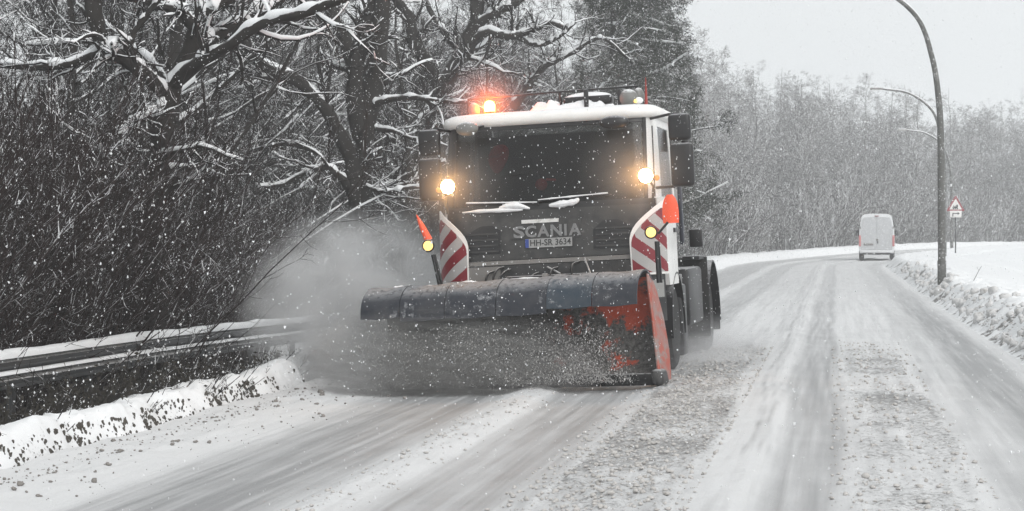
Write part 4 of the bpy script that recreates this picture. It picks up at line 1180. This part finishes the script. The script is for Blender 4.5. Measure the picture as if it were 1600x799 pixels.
for sg in (-1, 1):
    fender(sg * 1.07, 1.30, .36); fender(sg * 1.07, 5.05, .46, .70)
    MB().box((sg * 1.10, 4.28, .75), (.40, .03, 1.05), .012).build('mud_flap', M['rubber'], truck)
    MB().box((sg * 1.08, 5.80, .62), (.40, .03, .75), .012).build('mud_flap', M['rubber'], truck)
    tk = MB().box((sg * 1.02, 3.25, .80), (.46, 1.5, .72), .05).build('side_box', M['black'], truck)
    MB().box((sg * 1.06, 2.44, 1.02), (.22, .03, .14), .01).build('reflector_plate', M['steel'], tk)
    MB().box((sg * 1.06, 2.44, .60), (.24, .03, .20), .01).build('reflector_plate', M['greylight'], tk)
    MB().box((sg * 1.15, 4.15, 1.27), (.22, .9, .05), .01).build('side_board', M['black'], truck)
# hopper of the salt spreader
P = []
for y in np.linspace(2.7, 6.0, 5):
    P.append([(x, y, z) for x, z in ((-.35, 1.1), (-.65, 1.65), (-.78, 2.05), (-.76, 2.2), (.76, 2.2), (.78, 2.05), (.65, 1.65), (.35, 1.1))])
MB().sheet(P, .03).build('spreader_hopper', M['greylight'], truck)
MB().box((0, 4.35, 1.0), (1.6, 3.4, .1), .02).build('bed', M['black'], truck)
# stack and grab rail just behind the cab (seen above the right mirror)
MB().tube([(1.02, 2.1, 1.2), (1.02, 2.1, 2.95), (1.10, 2.15, 3.08), (1.30, 2.2, 2.80), (1.34, 2.2, 2.6)], .045).build('intake_pipe', M['black'], truck)
MB().tube([(1.14, 2.02, 2.98), (1.16, 2.02, 2.80)], .03).build('side_marker', M['bred'], truck)
MB().box((1.22, 2.25, 1.95), (.05, .12, 1.0), .02).build('ladder_rail', m_paint('rail_paint', (.02, .024, .04), .5, .2), truck)
MB().box((1.40, 2.15, 1.52), (.16, .06, .22), .02).build('side_mirror_low', M['black'], truck)

# --- plow
PM = Matrix.Translation((-.28, -.90, 0)) @ Matrix.Rotation(rad(-8.5), 4, 'Z')
mprof = [(-.20, .03), (-.10, .10), (.02, .22), (.12, .40), (.17, .60), (.16, .80), (.08, .97), (-.04, 1.08)]
mp_ = catmull([(0, a, b) for a, b in mprof], 24)
xs = np.linspace(-1.54, 1.60, 40)
flare = lambda x: 1.0 + .05 * (x / 1.6)
def slant(mb):
    mb.v = [(x + .15 * (.55 - z) * max(0.0, (x - .8) / .8), y, z) for x, y, z in mb.v]; return mb
plow = slant(MB().sheet([[(x, p[1] + .02 * math.sin(x * 2), p[2] * flare(x)) for p in mp_] for x in xs], -.015)).xform(PM).build('plow_blade', M['plow'] if 'plow' in M else M['orange'], truck)
dprof = catmull([(0, .14, .94), (0, .09, 1.07), (0, -.05, 1.16), (0, -.22, 1.175), (0, -.40, 1.11), (0, -.50, .99), (0, -.53, .84)], 22)
edges = [-1.56, -1.10, -.58, 0.0, .56, 1.06, 1.55]
for k in range(6):
    a, b = edges[k] + .004, edges[k + 1] - .004
    dz = (.0, -.003, .0, -.003, .002, .0)[k] + (-.05 if 1 <= k <= 3 else 0) * 0
    P = []
    for x in np.linspace(a, b, 9):
        sag = .006 * math.cos((x - a) / (b - a) * math.pi * 2)
        drop = (-.05 if 1 <= k <= 3 else 0)
        P.append([(x, p[1], p[2] * (1 + .03 * x / 1.6) + sag + dz + drop * max(0, (1.0 - p[2]) / .2)) for p in dprof])
    MB().sheet(P, -.018).xform(PM).build('deflector_panel', M['bluefade'] if k == 4 else M['blue'], plow)
# snow along the top of the deflector
n = 70; rr = np.random.default_rng(8)
q = [(x, -.14 + .03 * math.sin(x * 5), 1.165 * (1 + .03 * x / 1.6) - .01 + .012 * math.sin(x * 9)) for x in np.linspace(-1.3, 1.4, n)]
MB().tube(q, [max(.004, .026 * r) for r in (fbm(np.linspace(0, 18, n), np.zeros(n), 3, 9) * 2.4 - .55)], 8).xform(PM).build('deflector_snow', M['snow'], plow)
# side plate, cutting edge segments, runner
pp = [(-.32, .10), (-.22, .05), (.05, .05), (.20, .35), (.24, .70), (.18, .98), (.08, 1.14), (-.02, 1.16), (-.06, 1.05), (-.14, .70), (-.24, .40)]
slant(MB().prism(pp, lambda a, b, d: (d, a, b), 1.605, 1.63)).xform(PM).build('side_plate', M['orange'], plow)
slant(MB().tube([(1.62, -.02, 1.165), (1.62, -.065, 1.05), (1.62, -.145, .70), (1.62, -.245, .40), (1.62, -.33, .10)], .018, 8)).xform(PM).build('plate_edge', M['orange'], plow)
slant(MB().box((1.61, -.28, .10), (.12, .26, .17), .05, seg=3).box((1.57, -.16, .06), (.07, .20, .12), .03)).xform(PM).build('runner', M['greydark'], plow)
for k in range(5):
    x0 = -1.40 + k * .60
    MB().box((x0 + .3, -.215, .075), (.59, .025, .15), .006, Matrix.Rotation(rad(35), 3, 'X')).xform(PM).build('cutting_edge', M['greydark'], plow)
for x in (-1.1, -.35, .4, 1.1):
    MB().prism([(.18, .25), (.34, .30), (.34, .85), (.17, .95)], lambda a, b, d: (d, a + .02, b), x, x + .03).xform(PM).build('rib', M['orange'], plow)
# marker rods with lamps standing on the plow
def rod(x, y, z0, z1, lean, flag_w, zt_, lamp_x):
    r = MB().tube([(x, y, z0), (x + lean * .2, y, z1 - .10)], .020, 8).tube([(x + .03, y + .02, z0), (x + .02 + lean * .2, y + .02, z1 - .1)], .014, 6).build('marker_rod', M['black'], plow)
    lp = round_lamp((x + lamp_x, y - .05, z1), .058, M['lamp_soft'], 'marker_lamp', r, .08) if False else None
    h = MB().lathe([(.03, .07), (.062, .03), (.072, -.01), (.066, -.02)], (x + lamp_x, y - .05, z1), 'y', 20).build('marker_lamp', M['black'], r)
    MB().lathe([(.062, -.012), (.05, -.026), (.01, -.032)], (x + lamp_x, y - .05, z1), 'y', 20).build('lamp_lens', M['lamp_soft'], r)
    return r
lr = rod(-1.15, -.55, 1.08, 1.58, -.35, .06, 1.9, -.10)
MB().tube([(-1.26, -.53, 1.64), (-1.33, -.53, 1.80), (-1.385, -.53, 1.93)], [.045, .032, .006], 10).build('marker_cone', M['redflag'], lr)
rr_ = rod(1.25, -.45, 1.05, 1.60, 0, .1, 2.0, -.045)
P = [[(1.17 + w * k, -.40 + .0 * j, 1.70 + .31 * j / 8) for j, w in enumerate((.055, .065, .072, .078, .083, .085, .08, .065, .035))] for k in (-.4, .0, .5, 1.0, 1.5)]
P = [[(1.41 + k * w, -.38 + .02 * k * k, 1.69 + .31 * j / 8) for j, w in enumerate((.085, .088, .09, .09, .088, .084, .075, .06, .03))] for k in (-1, -.5, 0, .5, 1)]
MB().sheet(P, .012).build('marker_flag', M['redflag'], rr_)
MB().tube([(1.27, -.43, 1.58), (1.38, -.40, 1.70)], .014, 8).build('flag_stem', M['black'], rr_)

# ------------------------------------------------------------------ van ahead
def build_van():
    root = empty('delivery_van', (20.35, 110.0, float(road_z(113., .8)) + .0), (0, 0, -.187))
    L, Hh = 5.9, 2.62
    def ring(y, k=1.0, zb=.42, top=1.0):
        pts = []
        half = [(.93, zb), (.985, .70), (.985, 1.25), (.95, 1.75), (.86, 2.35), (.80, 2.52), (.66, 2.60), (.30, 2.63)]
        r = [(x * k, y, zb + (z - zb) * top) for x, z in half]
        return [(-x, yy, z) for x, yy, z in r] + r[::-1]
    P = [ring(0.0, .985), ring(.05), ring(2.0), ring(4.0), ring(4.35, 1, .42, .97), ring(4.95, .97, .42, .62), ring(5.75, .93, .42, .45), ring(5.9, .86, .45, .36)]
    b = MB().sheet(P, -.02)
    n = len(P[0]); b.add(P[0], [tuple(range(n))]); b.add(P[-1], [tuple(range(n))])
    body = b.build('body', M['vanwhite'], root)
    # two rear doors
    for sg in (-1, 1):
        poly = [(sg * .01, .62), (sg * .86, .62), (sg * .90, 1.25), (sg * .87, 1.75), (sg * .78, 2.30), (sg * .70, 2.42), (sg * .01, 2.45)]
        d = MB().prism(poly, lambda a, c, y: (a, y, c), -.03, -.004).build('rear_door', M['vangrey'], root)
        pw = [(sg * .10, 1.62), (sg * .78, 1.62), (sg * .70, 2.22), (sg * .10, 2.25)]
        MB().prism(pw, lambda a, c, y: (a, y, c), -.042, -.032).build('window', M['vangrey'], d)
        for z in (.95, 1.85): MB().box((sg * .90, -.035, z), (.05, .04, .14), .01).build('hinge', M['greylight'], d)
        tl = MB().box((sg * .92, -.02, 1.12), (.12, .08, .62), .02).build('tail_light', M['red_lens'], root)
        mr = MB().box((sg * 1.10, 4.7, 1.55), (.20, .12, .34), .04).build('side_mirror', M['black'], root)
        for y in (.95, 4.75):
            t = MB().lathe([(.2, -.12), (.31, -.12), (.34, -.08), (.34, .08), (.31, .12), (.2, .12)], (sg * .86, y, .34), 'x', 24).build('wheel', M['rubber'], root)
            MB().lathe([(.2, -.1), (.1, -.02), (.02, 0)], (sg * .86, y, .34), 'x', 16).build('rim', M['greylight'], t)
        MB().box((sg * .84, .50, .30), (.26, .02, .34), .005).build('mud_flap', M['rubber'], root)
    MB().box((0, -.09, .52), (1.86, .20, .14), .04).build('bumper', M['vanwhite'], root)
    MB().box((0, .03, .40), (1.5, .10, .12), .02).build('under_bar', M['greydark'], root)
    MB().box((0, -.045, 2.50), (.22, .05, .05), .015).build('brake_light', M['bred'], root)
    MB().box((-.45, -.05, .92), (.52, .015, .11), .004).build('number_plate', M['greylight'], root)
    MB().box((.03, -.05, 1.18), (.10, .02, .10), .02).build('emblem', M['greylight'], root)
    MB().box((.06, -.055, 1.05), (.05, .04, .16), .01).build('door_handle', M['greydark'], root)
    return tag(root, 'white delivery van seen from behind driving away on the right lane', 'van')
build_van()

# ------------------------------------------------------------------ street lamps
def street_lamp(X, Y, label, lean=0.0, s=1.0):
    root = empty('street_lamp', (X, Y, gz(X, Y) - .1), (0, lean, .0))
    zb = root.location.z
    pts = [(0, 0, 0), (0, 0, 1.5), (0, 0, 3.0), (0, 0, 4.1), (-.04, 0, 5.0), (-.20, 0, 6.1), (-.62, 0, 7.2), (-1.7, 0, 7.98), (-3.0, 0, 8.2)]
    q = catmull([(p[0], p[1], p[2] - zb * 0) for p in pts], 60)
    r = np.interp(np.linspace(0, 1, 60), [0, .35, .5, 1], [.098, .088, .078, .036])
    MB().tube(q.tolist(), r.tolist(), 14).build('post', M['pole'], root)
    MB().tube([(0, 0, 0), (0, 0, .9)], .112, 14).build('base_sleeve', M['pole'], root)
    hd = MB().box((-3.25, 0, 8.21), (.62, .20, .10), .04).build('lamp_head', M['greylight'], root)
    MB().box((-3.27, 0, 8.153), (.44, .14, .03), .01).build('lens', M['visorlight'], hd)
    qs = q[34:]; 
    MB().tube([(p[0] + .01, p[1], p[2] + .045) for p in qs], .034, 7).build('arm_snow', M['snow'], root)
    MB().box((-3.25, 0, 8.275), (.5, .16, .05), .02).build('head_snow', M['snow'], hd)
    return tag(root, label, 'street lamp', 'curved street lamps along the right verge')
street_lamp(11.04, 50.6, 'tall grey curved street lamp nearest the viewer, its post full height', rad(-.5))
street_lamp(20.83, 95.0, 'second curved street lamp, mostly hidden behind the nearest post')
street_lamp(29.0, 130.0, 'third smaller curved street lamp, its arm low beside the nearest post')

# ------------------------------------------------------------------ level crossing sign
def crossing_sign():
    X, Y = 23.85, 106.0
    root = empty('warning_sign', (X, Y, gz(X, Y) - .05), (0, 0, -.10))
    MB().tube([(0, 0, 0), (0, 0, 2.75)], .038, 12).build('post', M['greydark'], root)
    def tri(r, zc, y0, y1, name, mat, par):
        p = []
        for k in range(3):
            a = rad(90 + 120 * k)
            for d in (-9, -3, 3, 9): 
                p.append((r * .93 * math.cos(a) + r * .09 * math.cos(a + rad(d * 7)), zc + r * .93 * math.sin(a) + r * .09 * math.sin(a + rad(d * 7))))
        return MB().prism(p, lambda a, c, y: (a, y, c), y0, y1).build(name, mat, par)
    t = tri(.52, 2.66, -.060, -.042, 'sign_triangle', M['signred'], root)
    tri(.355, 2.66, -.066, -.061, 'triangle_field', M['signwhite'], t)
    # steam engine symbol
    lo = MB().box((-.03, -.069, 2.57), (.26, .004, .09)).box((.075, -.069, 2.66), (.09, .004, .12)).box((-.10, -.069, 2.65), (.035, .004, .08)).box((-.02, -.0692, 2.64), (.03, .004, .05))
    for x in (-.12, -.02, .09): lo.lathe([(.038, -.0715), (.038, -.068)], (x, 0, 2.515), 'y', 12)
    lo.build('engine_symbol', M['ink'], t)
    p = MB().box((0, -.052, 2.22), (.62, .018, .36), .005).build('arrow_plate', M['signwhite'], root)
    a = MB().box((-.15, -.063, 2.16), (.05, .004, .16)).box((-.02, -.063, 2.25), (.30, .004, .05))
    a.prism([(.10, 2.33), (.10, 2.17), (.22, 2.25)], lambda q, c, y: (q, y, c), -.066, -.062)
    a.build('arrow_symbol', M['ink'], p)
    return tag(root, 'red-rimmed triangular level crossing sign with an arrow plate on a thin post', 'road sign')
crossing_sign()
# reed stalk sticking out of the snow at the right
def stalk():
    Zs = 44.0; a = px(1513, 462, Zs); 
    root = empty('dry_stalk', (a[0], a[1], gz(a[0], a[1]) + .15))
    MB().tube([(0, 0, -.25), (.08, 0, .12), (.24, .02, .42), (.30, .02, .52)], [.008, .007, .005, .003], 6).build('stem', M['dry'], root)
    MB().tube([(.24, .02, .42), (.20, .05, .50)], [.004, .002], 5).build('side_shoot', M['dry'], root)
    tag(root, 'single dry stalk leaning out of the snow on the right bank', 'plant')
stalk()

# ------------------------------------------------------------------ air: haze, spray, added lamp glow, falling snow
def volume_mat(name, col, dens, an=.2, noise_scale=None, lo=.35, hi=.75, power=1.0, stretch=(1, 1, 1), tilt=0.0):
    m = bpy.data.materials.new(name); m.use_nodes = True; nt = m.node_tree; nt.nodes.clear()
    o = nt.nodes.new('ShaderNodeOutputMaterial'); v = nt.nodes.new('ShaderNodeVolumePrincipled')
    v.inputs['Color'].default_value = (*col, 1); v.inputs['Density'].default_value = dens; v.inputs['Anisotropy'].default_value = an
    nt.links.new(v.outputs[0], o.inputs['Volume'])
    if noise_scale:
        tc = nt.nodes.new('ShaderNodeTexCoord'); ln = nt.nodes.new('ShaderNodeVectorMath'); ln.operation = 'LENGTH'
        nt.links.new(tc.outputs['Object'], ln.inputs[0])
        fall = ramp(nt, ln.outputs['Value'], 1.0, .15)
        fall = math_n(nt, 'POWER', fall, power)
        mp = nt.nodes.new('ShaderNodeMapping'); mp.inputs['Scale'].default_value = stretch; mp.inputs['Rotation'].default_value = (0, tilt, 0); mp.vector_type = 'TEXTURE' if False else 'POINT'
        nt.links.new(tc.outputs['Object'], mp.inputs[0])
        n = noise(nt, noise_scale, 5, mp.outputs[0], .6)
        d = math_n(nt, 'MULTIPLY', fall, ramp(nt, n, lo, hi)); d = math_n(nt, 'MULTIPLY', d, dens)
        nt.links.new(d, v.inputs['Density'])
    return m
def spray(c, r, rotz, mat, label):
    bm = bmesh.new(); bmesh.ops.create_icosphere(bm, subdivisions=3, radius=1.0)
    o = MB().bm(bm).build('spray_or_glow', mat, None)  # shared by real plow spray and the glow volumes added round the lamps
    o.location = c; o.scale = r; o.rotation_euler = (0, 0, rotz)
    return tag(o, label, 'snow spray', kind='stuff')
spray((-1.80, 23.8, .64), (1.62, 1.5, 1.38), .2, volume_mat('spray_cloud', (.97, .972, .975), 5.6, .1, 2.6, .34, .62, 1.3, (1, 1, 1.5), rad(25)), 'white cloud of powder snow drifting left behind the plow')
churn = volume_mat('spray_churn', (.50, .495, .49), 7.5, .1, 3.4, .44, .58, .5, (1.0, 2.0, 3.2), rad(28))
spray((-1.50, 21.40, .14), (.70, .60, .68), -.33, volume_mat('spray_fling', (.80, .80, .80), 5.0, .1, 3.0, .42, .58, .7, (1.0, 2.0, 3.0), rad(28)), 'grey snow flung out past the left end of the plow')
spray((-.70, 21.02, .18), (1.75, .42, .74), -.33, churn, 'dense grey snow churned up in front of the plow blade')
spray((2.35, 24.6, .10), (1.0, 3.6, .55), -.2, volume_mat('spray_wheels', (.9, .9, .91), .9, .1, 2.5, .3, .7, 1.3), 'low powder snow whirling round the truck wheels')

spray((.5, 21.75, 2.35), (2.1, 1.1, 1.45), -.2, volume_mat('glow_veil', (.95, .95, .95), .014, .2, 1.5, .1, .6, .5), 'thin mist added round the truck cab for the glow of its lamps')  # mist added so that the truck lamps scatter a glow

for (lx, ly, lz, rr0, lab, dd) in ((-1.0, -.12, 2.23, .75, 'mist ball added in front of the left headlamp for its orange glow', .27), (1.0, -.12, 2.23, .75, 'mist ball added in front of the right headlamp for its orange glow', .27), (-.70, .34, 3.15, .62, 'mist ball added round the roof beacon for its red glow', .30)):  # scattering balls added round the lamps to give each a halo
    pw_ = truck.matrix_basis @ Vector((lx, ly - .05, lz))
    spray(pw_, (rr0, rr0, rr0), 0, volume_mat('lamp_glow', (.96, .96, .96), dd * 1.6, .0, 3.0, .0, .5, 2.0), lab)

def flakes(name, n, fz, fx, fh, smin, smax, label, pw=2.0, seed=1, mat='snow', yz=None):
    rng = np.random.default_rng(seed)
    if yz is None:
        Z = (fz[0] ** 2.2 + (fz[1] ** 2.2 - fz[0] ** 2.2) * rng.uniform(0, 1, n)) ** (1 / 2.2)
        X = rng.uniform(-.30, .30, n) * Z; H = CAMZ + rng.uniform(-.16, .14, n) * Z
        k = H > .02; P = np.stack([X, Z, H], -1)[k]
    else: P = yz(rng, n)
    S_ = smin + (smax - smin) * rng.uniform(0, 1, len(P)) ** pw
    st = rng.uniform(.6, 1.3, (len(P), 1, 3)) * np.array([.8, .8, 1.15])
    o = scatter_mesh(name, P, S_, M[mat], base='tet', rng=rng, jit=.3, stretch=st)
    return tag(o, label, 'snow', kind='stuff')
flakes('falling_snow', 70000, (8.5, 44), None, None, .0020, .0064, 'snowflakes falling through the air over the road', 1.8, 71)
far_snow = flakes('falling_snow', 62000, (46, 140), None, None, .007, .0135, 'fine distant snowfall veiling the far wood', 1.2, 75)
for k_, ord_ in enumerate(('second', 'third', 'fourth', 'fifth', 'sixth', 'seventh', 'eighth', 'ninth', 'tenth')):
    c_ = far_snow.copy(); COL.objects.link(c_)
    c_.scale = ((-1) ** (k_ + 1), 1.0 + .035 * k_, 1); c_.location = (1.7 * math.sin(k_ * 2.1), 2.3 * k_ - 4, .25 * k_)
    tag(c_, ord_ + ' curtain of fine snowfall from the viewer veiling the far wood')
def plow_chunks(rng, n):
    """ragged jets of snow rolling up the blade and flying off to its trailing end"""
    nj = 260; per = n // nj
    t0 = np.repeat(1.5 - 2.75 * rng.uniform(0, 1, nj) ** .8, per); a = np.tile(np.linspace(0, 1, per), nj) * np.repeat(rng.uniform(.4, 1.0, nj), per)
    reach = np.repeat(rng.uniform(.2, 1.0, nj), per); hi = np.repeat(rng.uniform(.10, .70, nj) ** 1.2, per); fw = np.repeat(rng.uniform(.0, .5, nj), per)
    j = rng.normal(0, 1, (nj * per, 3)) * (.012 + .07 * a[:, None])
    x = t0 - reach * a; z = .05 + hi * np.sin(a * 2.6); y = -.36 - fw * (.25 + .8 * a)
    p = np.stack([x, y, np.abs(z)], -1) + j; p[:, 2] = np.abs(p[:, 2]) + .02
    Mx = np.array(truck.matrix_basis @ PM)
    return (p @ Mx[:3, :3].T + Mx[:3, 3])
flakes('plowed_snow', 26000, None, None, None, .002, .0085, 'lumps and flakes of snow thrown up by the plow', 3.0, 72, 'thrown', plow_chunks)

def haze():
    b = MB().box((50, 280, 14.25), (960, 700, 31.5))
    o = b.build('haze', volume_mat('haze_air', (.95, .96, .97), .0017, .15), None, False)
    return tag(o, 'pale snowy haze filling the air over road and wood', 'haze', kind='stuff')
haze()
